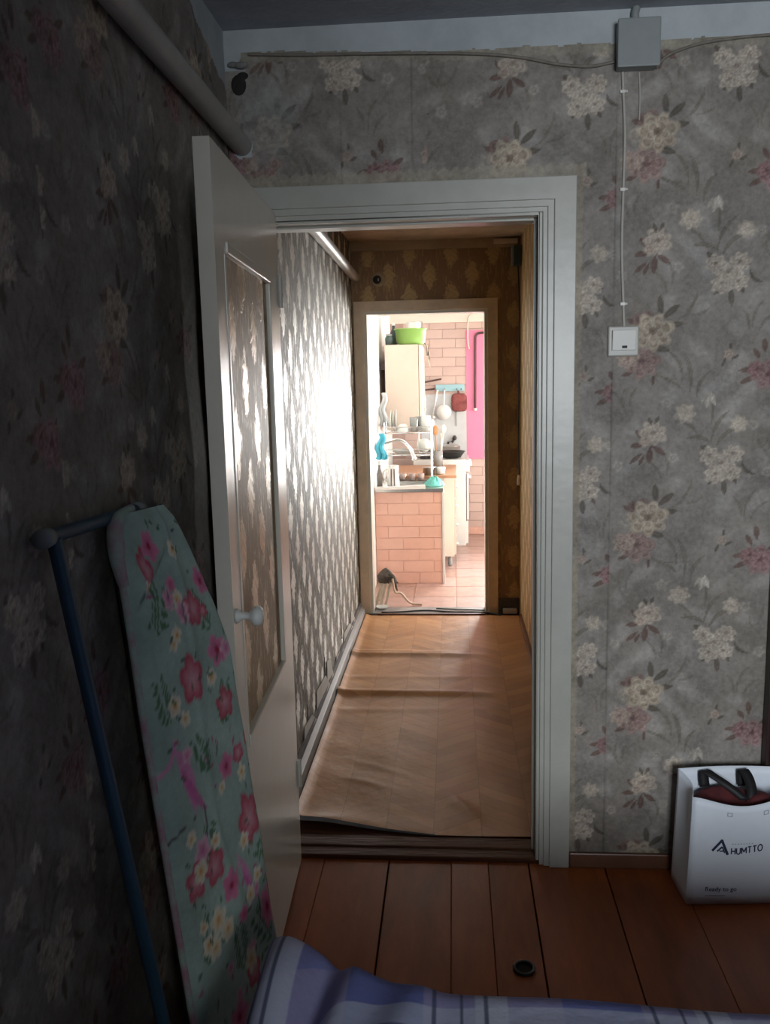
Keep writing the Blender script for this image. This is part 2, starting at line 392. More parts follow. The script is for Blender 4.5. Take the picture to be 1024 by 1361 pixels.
def plaid_material():
    m = bpy.data.materials.new('plaid_blanket'); m.use_nodes = True
    k = NT(m); b = m.node_tree.nodes['Principled BSDF']
    uv = k.n('ShaderNodeUVMap'); uv.uv_map = 'cloth'; sp = k.n('ShaderNodeSeparateXYZ'); k.link(uv.outputs[0], sp.inputs[0])
    tc = k.n('ShaderNodeTexCoord')
    def stripes(c, spec):
        out = None
        for (p, w, ph) in spec:
            f = k.m('FRACT', k.m('ADD', k.m('DIVIDE', c, p), ph))
            s = k.m('MULTIPLY', k.ramp(f, 0.0, 0.012), k.m('SUBTRACT', 1.0, k.ramp(f, w, w+0.012)))
            out = s if out is None else k.m('MAXIMUM', out, s)
        return out
    base = (0.245, 0.235, 0.42, 1)
    u, v = sp.outputs[0], sp.outputs[1]
    c = k.mix(k.m('MULTIPLY', stripes(u, [(0.36, 0.36, 0.0)]), 0.75), base, (0.085, 0.12, 0.36, 1))
    c = k.mix(k.m('MULTIPLY', stripes(v, [(0.40, 0.36, 0.55)]), 0.55), c, (0.10, 0.13, 0.36, 1))
    c = k.mix(k.m('MULTIPLY', stripes(u, [(0.36, 0.15, 0.40)]), 0.65), c, (0.50, 0.54, 0.64, 1))
    c = k.mix(k.m('MULTIPLY', stripes(v, [(0.40, 0.16, 0.02)]), 0.55), c, (0.48, 0.52, 0.62, 1))
    c = k.mix(k.m('MULTIPLY', stripes(u, [(0.36, 0.02, 0.36), (0.36, 0.02, 0.60), (0.36, 0.014, 0.47)]), 0.8), c, (0.03, 0.045, 0.10, 1))
    c = k.mix(k.m('MULTIPLY', stripes(v, [(0.40, 0.02, 0.0), (0.40, 0.02, 0.22)]), 0.7), c, (0.05, 0.06, 0.16, 1))
    k.link(c, b.inputs['Base Color']); b.inputs['Roughness'].default_value = 0.9
    k.link(k.bump(k.noise(tc.outputs['Object'], 40, 4, 0.6), 0.3, 0.006), b.inputs['Normal'])
    return m
M['plaid'] = plaid_material()
def print_material(name, rough):
    m = bpy.data.materials.new(name); m.use_nodes = True
    k = NT(m); b = m.node_tree.nodes['Principled BSDF']
    ca = k.n('ShaderNodeVertexColor'); ca.layer_name = 'print'; tc = k.n('ShaderNodeTexCoord')
    n = k.noise(tc.outputs['Object'], 60, 4, 0.6)
    vm = k.n('ShaderNodeVectorMath'); vm.operation = 'SCALE'
    k.link(ca.outputs['Color'], vm.inputs[0]); k.link(k.m('ADD', 0.75, k.m('MULTIPLY', n, 0.5)), vm.inputs['Scale'])
    k.link(vm.outputs[0], b.inputs['Base Color']); b.inputs['Roughness'].default_value = rough
    k.link(k.bump(n, 0.2, 0.004), b.inputs['Normal'])
    return m
M['cover'] = print_material('tropical_print_cotton', 0.85)
def pane_material():
    m = bpy.data.materials.new('window_glass'); m.use_nodes = True
    nt = m.node_tree; nt.nodes.remove(nt.nodes['Principled BSDF'])
    t = nt.nodes.new('ShaderNodeBsdfTransparent'); g = nt.nodes.new('ShaderNodeBsdfGlossy'); g.inputs['Roughness'].default_value = 0.02
    fr = nt.nodes.new('ShaderNodeFresnel'); fr.inputs[0].default_value = 1.45
    mx = nt.nodes.new('ShaderNodeMixShader')
    nt.links.new(fr.outputs[0], mx.inputs[0]); nt.links.new(t.outputs[0], mx.inputs[1]); nt.links.new(g.outputs[0], mx.inputs[2])
    nt.links.new(mx.outputs[0], nt.nodes['Material Output'].inputs[0])
    return m
M['pane'] = pane_material()

# ------------------------------------------------------------------ key dimensions (metres)
XL, YF, ZC = -0.64, 2.60, 2.535          # room: left wall, door wall, ceiling
XR, YB = 2.60, -2.20
WT = 0.14                                 # thickness of the door wall
OX0, OX1, OZ = -0.545, 0.262, 2.008         # room door opening
HX0, HX1, HZ = -0.625, 0.425, 2.375       # hall
YE, ET = 5.55, 0.12                       # hall end wall with kitchen opening
KX0, KX1, KZ = -0.553, 0.224, 1.955       # kitchen opening
KL, KR, KB, KC = -0.585, 2.0, 8.40, 2.40  # kitchen: left, right, back, ceiling

# ------------------------------------------------------------------ room shell
w = MB(); w.box(XL-0.12, OX0, YF, YF+WT, -0.05, ZC+0.06); w.box(OX1, XR+0.12, YF, YF+WT, -0.05, ZC+0.06); w.box(OX0, OX1, YF, YF+WT, OZ, ZC+0.06)
wall_front = struct('wall_front', w, M['whitewash'], 'wall around the room doorway, grey floral wallpaper below a whitewashed strip')
w = MB(); w.box(XL-0.12, XL, YB-0.12, YF, -0.05, ZC+0.06)
wall_left = struct('wall_left', w, M['whitewash'], 'shadowy left room wall with dark floral wallpaper')
wx0, wx1, wz0, wz1 = 0.1, 1.3, 0.8, 2.2
w = MB(); w.box(XL-0.12, wx0, YB-0.12, YB, -0.05, ZC+0.06); w.box(wx1, XR+0.12, YB-0.12, YB, -0.05, ZC+0.06)
w.box(wx0, wx1, YB-0.12, YB, -0.05, wz0); w.box(wx0, wx1, YB-0.12, YB, wz1, ZC+0.06)
struct('wall_back', w, M['far_paper'], 'room wall behind the viewer, holding the window')
w = MB(); w.box(XR, XR+0.12, YB, YF, -0.05, ZC+0.06)
struct('wall_right', w, M['far_paper'], 'right room wall outside the view')
w = MB(); w.box(XL-0.12, XR+0.12, YB-0.12, YF+WT, ZC, ZC+0.1)
struct('ceiling', w, M['ceiling'], 'grey limewashed room ceiling')

def window(name, label, x0, x1, z0, z1, y, axis):
    t = thing(name, label, None, ((x0+x1)/2, y, z0) if axis == 'y' else (y, (x0+x1)/2, z0), kind='structure')
    f, p = MB(), []
    def b(m, a0, a1, c0, c1, d):
        if axis == 'y': m.box(a0, a1, y-d, y+d, c0, c1)
        else: m.box(y-d, y+d, a0, a1, c0, c1)
    xm = (x0+x1)/2
    for a0, a1, c0, c1 in ((x0, x0+.05, z0, z1), (x1-.05, x1, z0, z1), (xm-.04, xm+.04, z0, z1), (x0, x1, z0, z0+.05), (x0, x1, z1-.05, z1)): b(f, a0, a1, c0, c1, 0.03)
    obj('window_frame', f, M['white_paint'], t)
    for a0, a1 in ((x0+.05, xm-.04), (xm+.04, x1-.05)):
        g = MB(); b(g, a0, a1, z0+.05, z1-.05, 0.003); obj('pane', g, M['pane'], t)
    return t
window('window_1', 'white framed room window behind the viewer', wx0, wx1, wz0, wz1, YB-0.06, 'y')

# floor planks of the room: uneven old boards, seams where the photo shows them
fl = MB(); fl.box(XL-0.12, XR+0.12, YB-0.12, YF+WT, -0.08, -0.022)
floor = struct('floor', fl, M['dark_gap'], 'brown-red painted plank floor of the room')
seams = [-0.64, -0.43, -0.219, -0.018, 0.100, 0.229, 0.468, 0.69, 0.92, 1.13, 1.36, 1.6, 1.84, 2.08, 2.34, 2.6]
for i in range(len(seams)-1):
    gap = lambda k: {2: 0.0045, 5: 0.0042, 6: 0.0032}.get(k, 0.0012)
    p = MB(); p.box(seams[i]+gap(i)/2, seams[i+1]-gap(i+1)/2, YB, YF-0.002, -0.022, -0.0006*(i % 3))
    obj('plank', p, M['plank'] if i % 2 else M['plank_b'], floor, bevel=0.0015, seg=1)
# threshold boards in the doorway
th = thing('door_threshold', 'dark worn wooden threshold under the room doorway', 'threshold', ((OX0+OX1)/2, YF+0.08, 0))
for y0, y1, z1 in ((YF+0.001, YF+0.052, 0.012), (YF+0.055, YF+0.10, 0.016), (YF+0.103, YF+0.139, 0.004)):
    p = MB(); p.box(OX0+0.001, OX1-0.001, y0, y1, -0.02, z1); obj('board', p, M['threshold'], th, bevel=0.004)

# ------------------------------------------------------------------ floral wallpaper print
def sm(a, b, x):
    t = np.clip((x-a)/(b-a), 0, 1); return t*t*(3-2*t)
PX = 0.00226
CREAM, CREAM2 = (0.52, 0.45, 0.36), (0.40, 0.345, 0.28)
PINK, PINK2 = (0.30, 0.20, 0.18), (0.40, 0.29, 0.25)
LEAF, LEAFR, FERN = (0.095, 0.08, 0.06), (0.12, 0.07, 0.055), (0.15, 0.135, 0.105)
WHITE = (0.58, 0.53, 0.45)
# (kind, x, y, size...) in photo pixels relative to the cream rose
MOT = []
def F(x, y, r, n, rot, cin, cout, a=0.9): MOT.append(('f', x, y, r, n, rot, cin, cout, a))
def L(x, y, l, w_, ang, bend, c, a=0.85): MOT.append(('l', x, y, l, w_, ang, bend, c, a))
for (x, y, l, w_, ang, bd) in ((62,52,58,6,100,.22),(47,40,46,5,118,.3),(30,56,40,4,160,-.3),(44,66,30,4,150,.2),(78,66,40,5,65,-.3)): L(x-15, -y, l, w_, ang, bd, FERN, .75)
for (x, y, l, w_, ang, bd) in ((86,-122,50,5,60,-.25),(96,-108,44,6,42,-.3),(64,-104,36,6,165,.3),(52,-118,30,4,140,.2),(78,-136,34,4,88,.1)): L(x, -y, l, w_, ang, bd, FERN, .8)
for (x, y, l, w_, ang, bd) in ((42,-25,40,4,50,.3),(50,-38,34,4,60,.3),(58,-22,26,4,20,.2)): L(x, -y, l, w_, ang, bd, FERN, .6)
for (x, y, l, w_, ang, bd) in ((128,20,46,4,70,-.3),(140,10,40,4,50,-.3),(116,14,36,4,110,.3),(150,110,44,4,75,.25),(162,100,36,4,50,.3),(140,96,30,4,120,-.3),(10,62,40,4,120,.3),(22,70,34,4,95,.25),(-34,-90,40,4,100,-.3),(-24,-84,34,4,75,-.3),(-44,-80,26,4,130,.2)): L(x, y, l, w_, ang, bd, FERN, .6)
for (x, y, r) in ((30,80,8),(150,60,9),(-40,70,8),(20,-90,9),(130,-120,8)): F(x, y, r, 5, x*.2, (0.36,.33,.29), (0.46,.42,.37), .55)
L(-13,-8,26,8,150,0,LEAF); L(9,32,28,9,95,0,LEAF); L(22,25,28,9,40,0,LEAF); L(24,8,30,9,8,0,LEAF); L(10,-21,26,9,-15,0,LEAF); L(-24,12,20,7,150,0,LEAFR); L(-30,-52,18,6,200,0,LEAFR)
L(2,-60,16,5,270,0,LEAFR); L(-26,-40,20,6,190,.2,LEAF,.6)
def rose(x, y, R, dark, mid, light, seed=0, a=.9):
    q = random.Random(seed); lerp = lambda c1, c2, t: tuple(p+(w_-p)*t for p, w_ in zip(c1, c2))
    F(x, y, R*0.95, 7, seed, mid, mid, a)
    for ring, (rr, pr, k) in enumerate(((0.70, 0.46, 7), (0.38, 0.36, 5))):
        for i in range(k):
            t_ = 2*math.pi*i/k+seed+ring*0.5
            F(x+R*rr*math.cos(t_), y+R*rr*math.sin(t_)*0.9, R*pr*q.uniform(.85, 1.15), 3, t_, lerp(mid, dark, q.uniform(.1, .55)), lerp(mid, light, q.uniform(.35, 1)), a)
    F(x, y+R*.05, R*.24, 5, 0, dark, lerp(dark, mid, .5), a)
F(-26,-2,13,6,.3,CREAM2,(0.42,0.38,0.33),.5)
F(-18,16,9,5,.2,LEAFR,PINK,.9); F(-6,20,8,5,.9,(0.12,.08,.07),PINK,.9)
rose(-13,-37,21,(0.13,.075,.07),(0.27,.18,.16),(0.42,.32,.28),1)
rose(-31,-33,13,(0.2,.13,.11),PINK2,CREAM,2,.8)
rose(0,0,24,(0.14,.10,.07),(0.40,.33,.25),(0.62,.54,.43),3)
# small bouquet
for (x, y, l, w_, ang) in ((-15,97,22,8,190),(0,84,24,9,265),(11,90,22,8,-35),(-13,110,18,7,130),(-17,80,22,6,220),(-10,78,18,5,240)): L(x, y, l, w_, ang, 0, LEAFR)
rose(4,112,16,(0.25,.2,.16),(0.42,.35,.29),(0.62,.55,.46),4)
F(-6,102,9,5,.8,PINK2,CREAM,.8)
# white bouquet
for (x, y, l, w_, ang, bd) in ((72,88,22,10,130,0),(112,80,22,9,40,0),(124,64,26,5,-45,.4),(96,42,24,8,275,0),(82,52,20,7,230,0),(108,52,18,6,-60,0)): L(x, y, l, w_, ang, bd, LEAF)
for k, (x, y, r) in enumerate(((76,82,12),(106,84,12),(84,58,13),(104,60,12),(92,72,14))): rose(x, y, r, (0.24,.19,.15), (0.42,.36,.30), (0.66,.60,.51), k)
# dark pink flower
for (x, y, l, w_, ang) in ((120,-50,22,7,185),(122,-62,24,7,205),(140,-20,20,8,95),(131,-30,16,7,120),(160,-40,20,7,30)): L(x, y, l, w_, ang, 0, LEAFR)
rose(146,-56,19,(0.13,.05,.05),(0.27,.15,.15),(0.44,.31,.30),6)
rose(132,-50,12,(0.13,.05,.05),(0.24,.13,.13),(0.40,.28,.27),7)
# tulip, tiny flower, tiny leaf pair
L(72,-88,20,9,80,.1,(0.44,0.41,0.35)); L(78,-86,20,8,110,-.1,(0.50,0.47,0.41)); L(66,-86,16,6,60,.1,(0.36,.33,.28))
F(96,-30,8,5,.1,PINK2,CREAM2,.8); L(104,-34,12,4,30,0,LEAF); L(90,-40,12,4,250,0,LEAF); L(98,-20,10,4,90,0,LEAF)
L(0,-114,13,5,110,0,LEAF); L(8,-112,13,5,60,0,LEAF)
rose(44,-104,13,CREAM2,CREAM,WHITE,8,.6); rose(112,-118,11,CREAM2,CREAM,WHITE,9,.5)
TW, THT = 0.53, 0.545
def floral(S, Z, s_seam, rose_s, rose_z, shifts):
    """Colour of the wallpaper print at S (along the wall) and Z (height)."""
    k = np.floor((S-s_seam)/TW)
    du = np.zeros_like(S); dz = np.zeros_like(S)
    for kk in np.unique(k):
        a = shifts.get(int(kk), (0.11*kk, 0.09*kk)); du[k == kk] = a[0]; dz[k == kk] = a[1]
    x0 = ((S-rose_s-k*TW-du) + 0.12) % TW - 0.12       # -0.12 .. 0.41
    z0 = (Z-rose_z-dz + 0.27) % THT - 0.27             # -0.27 .. 0.275
    g = 0.5+0.5*np.sin(S*9.1+np.sin(Z*7.3)*1.7)*np.sin(Z*8.7+np.sin(S*6.1)*1.9)
    C = np.stack([0.218+0.052*g, 0.197+0.053*g, 0.169+0.058*g], -1)
    g2 = sm(0.55, 0.95, 0.5+0.5*np.sin(S*31+2*np.sin(Z*23))*np.sin(Z*27+2*np.sin(S*19)))
    C += (g2*0.07)[..., None]
    def put(dx, dz_, mo):
        nonlocal C
        if mo[0] == 'f':
            _, x, y, r, n, rot, cin, cout, a = mo
            X, Y = dx-x*PX, dz_-y*PX; R = r*PX
            rr = np.hypot(X, Y); sel = rr < R*1.15
            if not sel.any(): return
            th = np.arctan2(Y[sel], X[sel]); q = rr[sel]
            rb = R*(0.78+0.22*np.abs(np.cos(n/2*(th-rot))))
            al = a*(1-sm(0.82, 1.06, q/rb))
            t = np.clip(q/rb, 0, 1)[:, None]
            c = np.array(cin)*(1-t)+np.array(cout)*t
            c = c*(0.86+0.28*np.abs(np.cos(n/2*(th-rot))))[:, None]*(0.9+0.2*np.sin(q/R*14))[:, None]
            C[sel] = C[sel]*(1-al[:, None])+c*al[:, None]
        else:
            _, x, y, l, w_, ang, bd, c, a = mo
            X, Y = dx-x*PX, dz_-y*PX; t = math.radians(ang)
            p = (X*math.cos(t)+Y*math.sin(t))/(l*PX/2); q = (-X*math.sin(t)+Y*math.cos(t))/(l*PX/2)
            q = q-bd*(p*p-0.3)
            wd = (w_/l)*(1-p*p)*(1+0.25*p)
            sel = (np.abs(p) < 1) & (np.abs(q) < 0.8)
            if not sel.any(): return
            al = a*(1-sm(0.7, 1.15, np.abs(q[sel])/np.maximum(wd[sel], 1e-4)))
            vein = 1+0.35*(np.abs(q[sel]) < wd[sel]*0.18)
            C[sel] = C[sel]*(1-al[:, None])+(np.array(c)[None]*vein[:, None])*al[:, None]
    for mo in MOT:
        for ox in (0, TW, -TW):
            for oz in (0, THT, -THT):
                x, y = mo[1]*PX+ox, mo[2]*PX+oz
                if -0.2 < x < 0.49 and -0.35 < y < 0.36: put(x0-ox, z0-oz, mo)
    return np.clip(C, 0.02, 0.9)
def paper_grid(name, parent, fn_pos, S, Zf, colors_fn, mask=None):
    """Dense printed sheet: S along the wall, Zf heights; fn_pos maps (S, Z) to points."""
    SS, ZZ = np.meshgrid(S, Zf)
    P = fn_pos(SS, ZZ); C = colors_fn(SS, ZZ)
    n, m = SS.shape
    idx = np.arange(n*m).reshape(n, m)
    q = np.stack([idx[:-1, :-1], idx[:-1, 1:], idx[1:, 1:], idx[1:, :-1]], -1)
    if mask is not None:
        sc, zc = (SS[:-1, :-1]+SS[1:, 1:])/2, (ZZ[:-1, :-1]+ZZ[1:, 1:])/2
        q = q[mask(sc, zc)]
    q = q.reshape(-1, 4)
    used = np.zeros(n*m, bool); used[q.ravel()] = True
    remap = np.cumsum(used)-1; q = remap[q]
    P = P.reshape(-1, 3)[used]; C = C.reshape(-1, 3)[used]
    b = WLOC[parent.name]; P = P-np.array(b)
    me = bpy.data.meshes.new(name)
    me.vertices.add(len(P)); me.vertices.foreach_set('co', P.astype(np.float32).ravel())
    me.loops.add(q.size); me.loops.foreach_set('vertex_index', q.astype(np.int32).ravel())
    me.polygons.add(len(q)); me.polygons.foreach_set('loop_start', np.arange(0, q.size, 4, dtype=np.int32))
    me.update(); me.validate()
    ca = me.color_attributes.new('print', 'FLOAT_COLOR', 'POINT')
    ca.data.foreach_set('color', np.concatenate([C, np.ones((len(C), 1))], 1).astype(np.float32).ravel())
    me.materials.append(M['floral'])
    o = bpy.data.objects.new(name, me); col.objects.link(o); o.parent = parent
    return o
PT = 0.0025
def jag(s, amp, f=1.0):
    return amp*(np.sin(s*37*f)+0.6*np.sin(s*91*f+1)+0.4*np.sin(s*173*f+2))
CX0, CX1, CZ = -0.638, 0.355, 2.101       # outer edge of the door casing
def mask_front(s, z):
    top = 2.45-0.044*np.minimum(s, 0)+jag(s, 0.0016)
    inside_cas = (s > CX0+0.01) & (s < CX1-0.01) & (z < CZ-0.01)
    hole = (np.hypot((s+0.601)/0.017, (z-2.388)/0.022)+jag(s*0.7+z, 0.10) < 1) | ((s < -0.59+jag(z, 0.006)) & (z > 2.425))
    hole2 = np.hypot(s+0.60, z-2.215) < 0.031+jag(s*2+z, 0.004)
    return (z < top) & ~inside_cas & ~hole & ~hole2
shf = {-1: (0.12, -0.055), -2: (-0.03, 0.04), -3: (0.1, 0.1)}
def front_cols(s, z):
    C = floral(s, z, 0.466, 0.578, 1.665, shf)
    # scalloped paper border pasted round the casing and along the top
    def band(d, wdt, ss, c):
        nonlocal C
        ed = wdt*(0.75+0.25*np.abs(np.sin(ss*95)))
        a = ((d > 0) & (d < ed))[..., None]*0.75
        C = C*(1-a)+np.array(c)*a
    band(np.where(s < CX1+0.03, z-CZ, -1), 0.038, s, (0.36, 0.33, 0.26)); band(np.where(z < CZ+0.03, s-CX1, -1), 0.022, z, (0.33, 0.29, 0.22))
    band(2.452-0.044*np.minimum(s, 0)-z, 0.03, s, (0.30, 0.28, 0.22))
    # seam between two lengths
    for ss, a in ((0.466, .45), (-0.106, .35), (-0.31, .2)):
        e = np.exp(-((s-ss)/0.0025)**2)*a*(0.4+0.6*np.sin(z*5+ss*9)**2); C = C*(1-e[..., None])
    # bare grey damp-stained area near the pipe
    e = (1-sm(0.5, 1.1, np.hypot((s+0.53)/0.10, (z-2.28)/0.14)+0.15*np.sin(s*60)*np.sin(z*50)))*0.6
    C = C*(1-e[..., None])+np.array((0.27, 0.28, 0.27))*e[..., None]
    return C
def posf(s, z):
    bulge = 0.0012*np.sin(s*11+z*5)+0.0010*np.sin(z*17-s*3)
    return np.stack([s, YF-PT-bulge-0.001, z], -1)
paper_grid('wallpaper', wall_front, posf, np.arange(XL+0.001, 1.9, 0.004), np.arange(0.03, 2.49, 0.004), front_cols, mask_front)
def mask_left(s, z):
    return z < 2.384+(2.56-s)*0.33+jag(s, 0.005)
def posl(s, z):
    bulge = 0.0012*np.sin(s*9+z*6)+0.001*np.sin(z*15)
    return np.stack([XL+PT+0.001+bulge, s, z], -1)
paper_grid('wallpaper', wall_left, posl, np.arange(0.2, YF-0.004, 0.005), np.arange(0.03, 2.53, 0.005),
           lambda s, z: floral(s, z, 0.30, 1.95, 1.50, {}), mask_left)

# door casing: flat board with stepped inner mouldings, mitred corners
def casing(name, label, x0, x1, z1, y, outer, m, steps, zb=0.0, matr=None):
    """(x0,x1,z1): opening; strips [(offset_in, offset_out, depth)] measured from the opening edge outwards."""
    mb = MB()
    for a, b_, d in steps:
        for sgn, xe in ((-1, x0), (1, x1)):
            xa, xb = xe+sgn*a, xe+sgn*b_
            lo, hi = min(xa, xb), max(xa, xb)
            za, zb2 = z1+a, z1+b_
            top = [(xa, za), (xb, zb2)] if xa < xb else [(xb, zb2), (xa, za)]
            mb.hexa([(lo, y-d, zb), (hi, y-d, zb), (hi, y, zb), (lo, y, zb)],
                    [(lo, y-d, top[0][1]), (hi, y-d, top[1][1]), (hi, y, top[1][1]), (lo, y, top[0][1])])
        mb.hexa([(x0-a, y-d, z1+a), (x1+a, y-d, z1+a), (x1+a, y, z1+a), (x0-a, y, z1+a)],
                [(x0-b_, y-d, z1+b_), (x1+b_, y-d, z1+b_), (x1+b_, y, z1+b_), (x0-b_, y, z1+b_)])
    return struct(name, mb, matr or M['trim_paint'], label, bevel=0.0025)
casing('trim_1', 'white painted casing round the room doorway', OX0, OX1, OZ, YF, None, None,
       [(0.0, 0.093, 0.012), (0.013, 0.093, 0.019), (0.031, 0.093, 0.027)])
j = MB(); jd = 0.008
j.box(OX0, OX0+0.006, YF-0.006, YF+WT+0.01, 0.012, OZ); j.box(OX1-0.010, OX1, YF-0.006, YF+WT+0.01, 0.012, OZ); j.box(OX0+0.006, OX1-0.010, YF-0.006, YF+WT+0.01, OZ-jd, OZ)
j.box(OX1-0.018, OX1-0.010, YF+0.045, YF+0.075, 0.02, OZ-jd); j.box(OX0+0.006, OX1-0.018, YF+0.045, YF+0.075, OZ-jd-0.006, OZ-jd)
struct('trim_2', j, M['trim_paint'], 'painted jamb lining inside the room doorway', bevel=0.002)
# hall side architrave
casing('trim_3', 'kitchen doorway casing of yellowed paint at the hall end', KX0, KX1, KZ, YE, None, None,
       [(0.0, 0.062, 0.022)], matr=M['old_trim_paint'])
j = MB(); j.box(KX0, KX0+0.02, YE-0.01, YE+ET+0.01, 0, KZ); j.box(KX1-0.02, KX1, YE-0.01, YE+ET+0.01, 0, KZ); j.box(KX0+0.02, KX1-0.02, YE-0.01, YE+ET+0.01, KZ-0.02, KZ)
struct('trim_4', j, M['white_paint'], 'pale jamb lining inside the kitchen doorway', bevel=0.002)
b = MB()
b.hexa([(CX1+0.002, YF-0.026, 0), (1.9, YF-0.026, 0), (1.9, YF-0.004, 0), (CX1+0.002, YF-0.004, 0)],
       [(CX1+0.002, YF-0.016, 0.045), (1.9, YF-0.016, 0.045), (1.9, YF-0.004, 0.045), (CX1+0.002, YF-0.004, 0.045)])
struct('baseboard_front', b, M['base_brown'], 'low brown baseboard under the floral wall', bevel=0.004)
b = MB(); b.box(0.938, 1.03, YF-0.045, YF-0.006, 0, 2.06); b.box(0.948, 1.02, YF-0.050, YF-0.045, 0.03, 2.03)
struct('trim_5', b, M['dark_wood'], 'dark brown wooden upright on the wall behind the white bag', bevel=0.003)

wd = thing('light_blocker', 'added unseen cupboard-shaped block behind the viewer, shading the left wall', 'light_blocker', (-0.27, -1.1, 0))  # unseen block, added to keep window light off the left wall
b = MB(); b.box(-0.63, 0.28, -1.75, -0.47, 0.06, 2.25); obj('carcass', b, M['dark_wood'], wd, bevel=0.004)
for x0, x1 in ((-0.625, -0.18), (-0.17, 0.275)):
    b = MB(); b.box(x0, x1, -0.468, -0.448, 0.08, 2.23); d_ = obj('door', b, M['dark_wood'], wd, bevel=0.003)
    b = MB(); xk = x1-0.03 if x0 < -0.5 else x0+0.03; b.tube([(xk, -0.435, 1.0), (xk, -0.435, 1.14)], 0.006, 8); obj('handle', b, M['steel'], d_)
for x in (-0.58, 0.23):
    for y in (-1.70, -0.52):
        b = MB(); b.box(x-0.03, x+0.03, y-0.03, y+0.03, 0, 0.06); obj('foot', b, M['dark_wood'], wd)

# torn corner under the ceiling and pipe hole
t = thing('plaster_hole', 'crumbled dark hole at the wallpaper corner under the ceiling', 'hole', (-0.605, YF, 2.36))
m_ = MB(); m_.ball((-0.601, YF-0.001, 2.388), 0.024, 11, 7, sz=(0.95, 0.25, 1.2)); m_.ball((-0.588, YF-0.001, 2.412), 0.014, 9, 6, sz=(1.3, 0.25, 0.8)); obj('cavity', m_, M['hole'], t)  # hole drawn as dark bumps, its inner shade put into the colour
for (x, z, r) in ((-0.590, 2.437, .016), (-0.612, 2.440, .013)):
    m_ = MB(); m_.ball((x, YF-0.012, z), r, 9, 6, sz=(1.3, 0.8, 0.6)); obj('plaster_lump', m_, M['bare'], t)
# ceiling-height heating pipe through both walls
p = MB(); pp = [(-0.600, 0.3, 2.275), (-0.600, 1.2, 2.255), (-0.600, 2.68, 2.222), (-0.600, 4.0, 2.200), (-0.598, 5.56, 2.165)]
p.tube(pp, 0.029, 20)
tag(obj('heating_pipe', p, M['pipe'], loc=(-0.6, 2.6, 2.2)), 'long painted heating pipe running high along the left wall into the hall', 'pipe')

# ------------------------------------------------------------------ room door (open against the left wall)
hg = Vector((-0.504, YF-0.028, 0.012)); fe = Vector((-0.474, 1.772, 0.012))
ld = (fe-hg); LW = ld.length; ld.normalize(); ln = Vector((-ld.y, ld.x, 0)); ln = ln if ln.x > 0 else -ln   # towards the doorway side
DT = 0.034
def dpt(a, d, z):            # a from the hinge, d depth from the right face (0) into the leaf (negative = proud)
    return hg + ld*a - ln*d + Vector((0, 0, z))
def dbox(mb, a0, a1, d0, d1, z0, z1):
    rise = lambda a, z: z+0.010*(a/LW)*(1 if z > 1.5 else 0)
    mb.hexa([dpt(a0, d0, z0 if z0 < 1.5 else rise(a0, z0)), dpt(a1, d0, z0 if z0 < 1.5 else rise(a1, z0)), dpt(a1, d1, z0 if z0 < 1.5 else rise(a1, z0)), dpt(a0, d1, z0 if z0 < 1.5 else rise(a0, z0))],
            [dpt(a0, d0, rise(a0, z1)), dpt(a1, d0, rise(a1, z1)), dpt(a1, d1, rise(a1, z1)), dpt(a0, d1, rise(a0, z1))])
door = thing('door_1', 'open white painted door with a tall papered panel, standing against the left wall', None, tuple(hg), kind='structure')
DP = (0.150, LW-0.088, 0.715, 1.815)     # panel: a0, a1, z0, z1
TOPZ = 2.012
lf = MB()
dbox(lf, 0, DP[0], 0, DT, 0, TOPZ); dbox(lf, DP[1], LW, 0, DT, 0, TOPZ)
dbox(lf, DP[0], DP[1], 0, DT, 0, DP[2]); dbox(lf, DP[0], DP[1], 0, DT, DP[3], TOPZ)
leaf = obj('door_leaf', lf, M['white_paint'], door)
pn = MB(); dbox(pn, DP[0], DP[1], 0.010, 0.024, DP[2], DP[3])
obj('panel', pn, M['damask_door'], door)['label'] = 'gold-brown damask papered door panel'
for (a0, a1, z0, z1) in ((DP[0]-.008, DP[0]+.014, DP[2]-.012, DP[3]-.014), (DP[1]-.014, DP[1]+.006, DP[2]-.012, DP[3]-.014), (DP[0]+.014, DP[1]-.014, DP[2]-.012, DP[2]+.014), (DP[0]+.014, DP[1]-.014, DP[3]-.014, DP[3]+.012)):
    mm = MB(); dbox(mm, a0, a1, -0.005 if a1-a0 > 0.1 else -0.002, 0.012, z0, z1)
    obj('moulding', mm, M['white_paint'], door, bevel=0.004)
kz = 1.035
for sd in (1, -1):
    kc = dpt(LW-0.030, 0 if sd > 0 else DT, kz)
    prof = [(0.0, 0.0), (0.017, 0.0), (0.015, 0.006), (0.0085, 0.012), (0.008, 0.028), (0.014, 0.034), (0.0215, 0.041), (0.0225, 0.049), (0.017, 0.057), (0.006, 0.060), (0.0, 0.060)]
    kb = MB(); kb.lathe([(r, sd*h) for r, h in prof], kc, 20, 'x'); k_ = obj('knob', kb, M['porcelain'], door)
    k_['label'] = 'round white door knob'
for z in (0.25, 1.75):
    hb = MB(); c = dpt(-0.004, -0.004, z); hb.tube([c, c+Vector((0, 0, 0.09))], 0.007, 10); obj('hinge', hb, M['brass'], door)

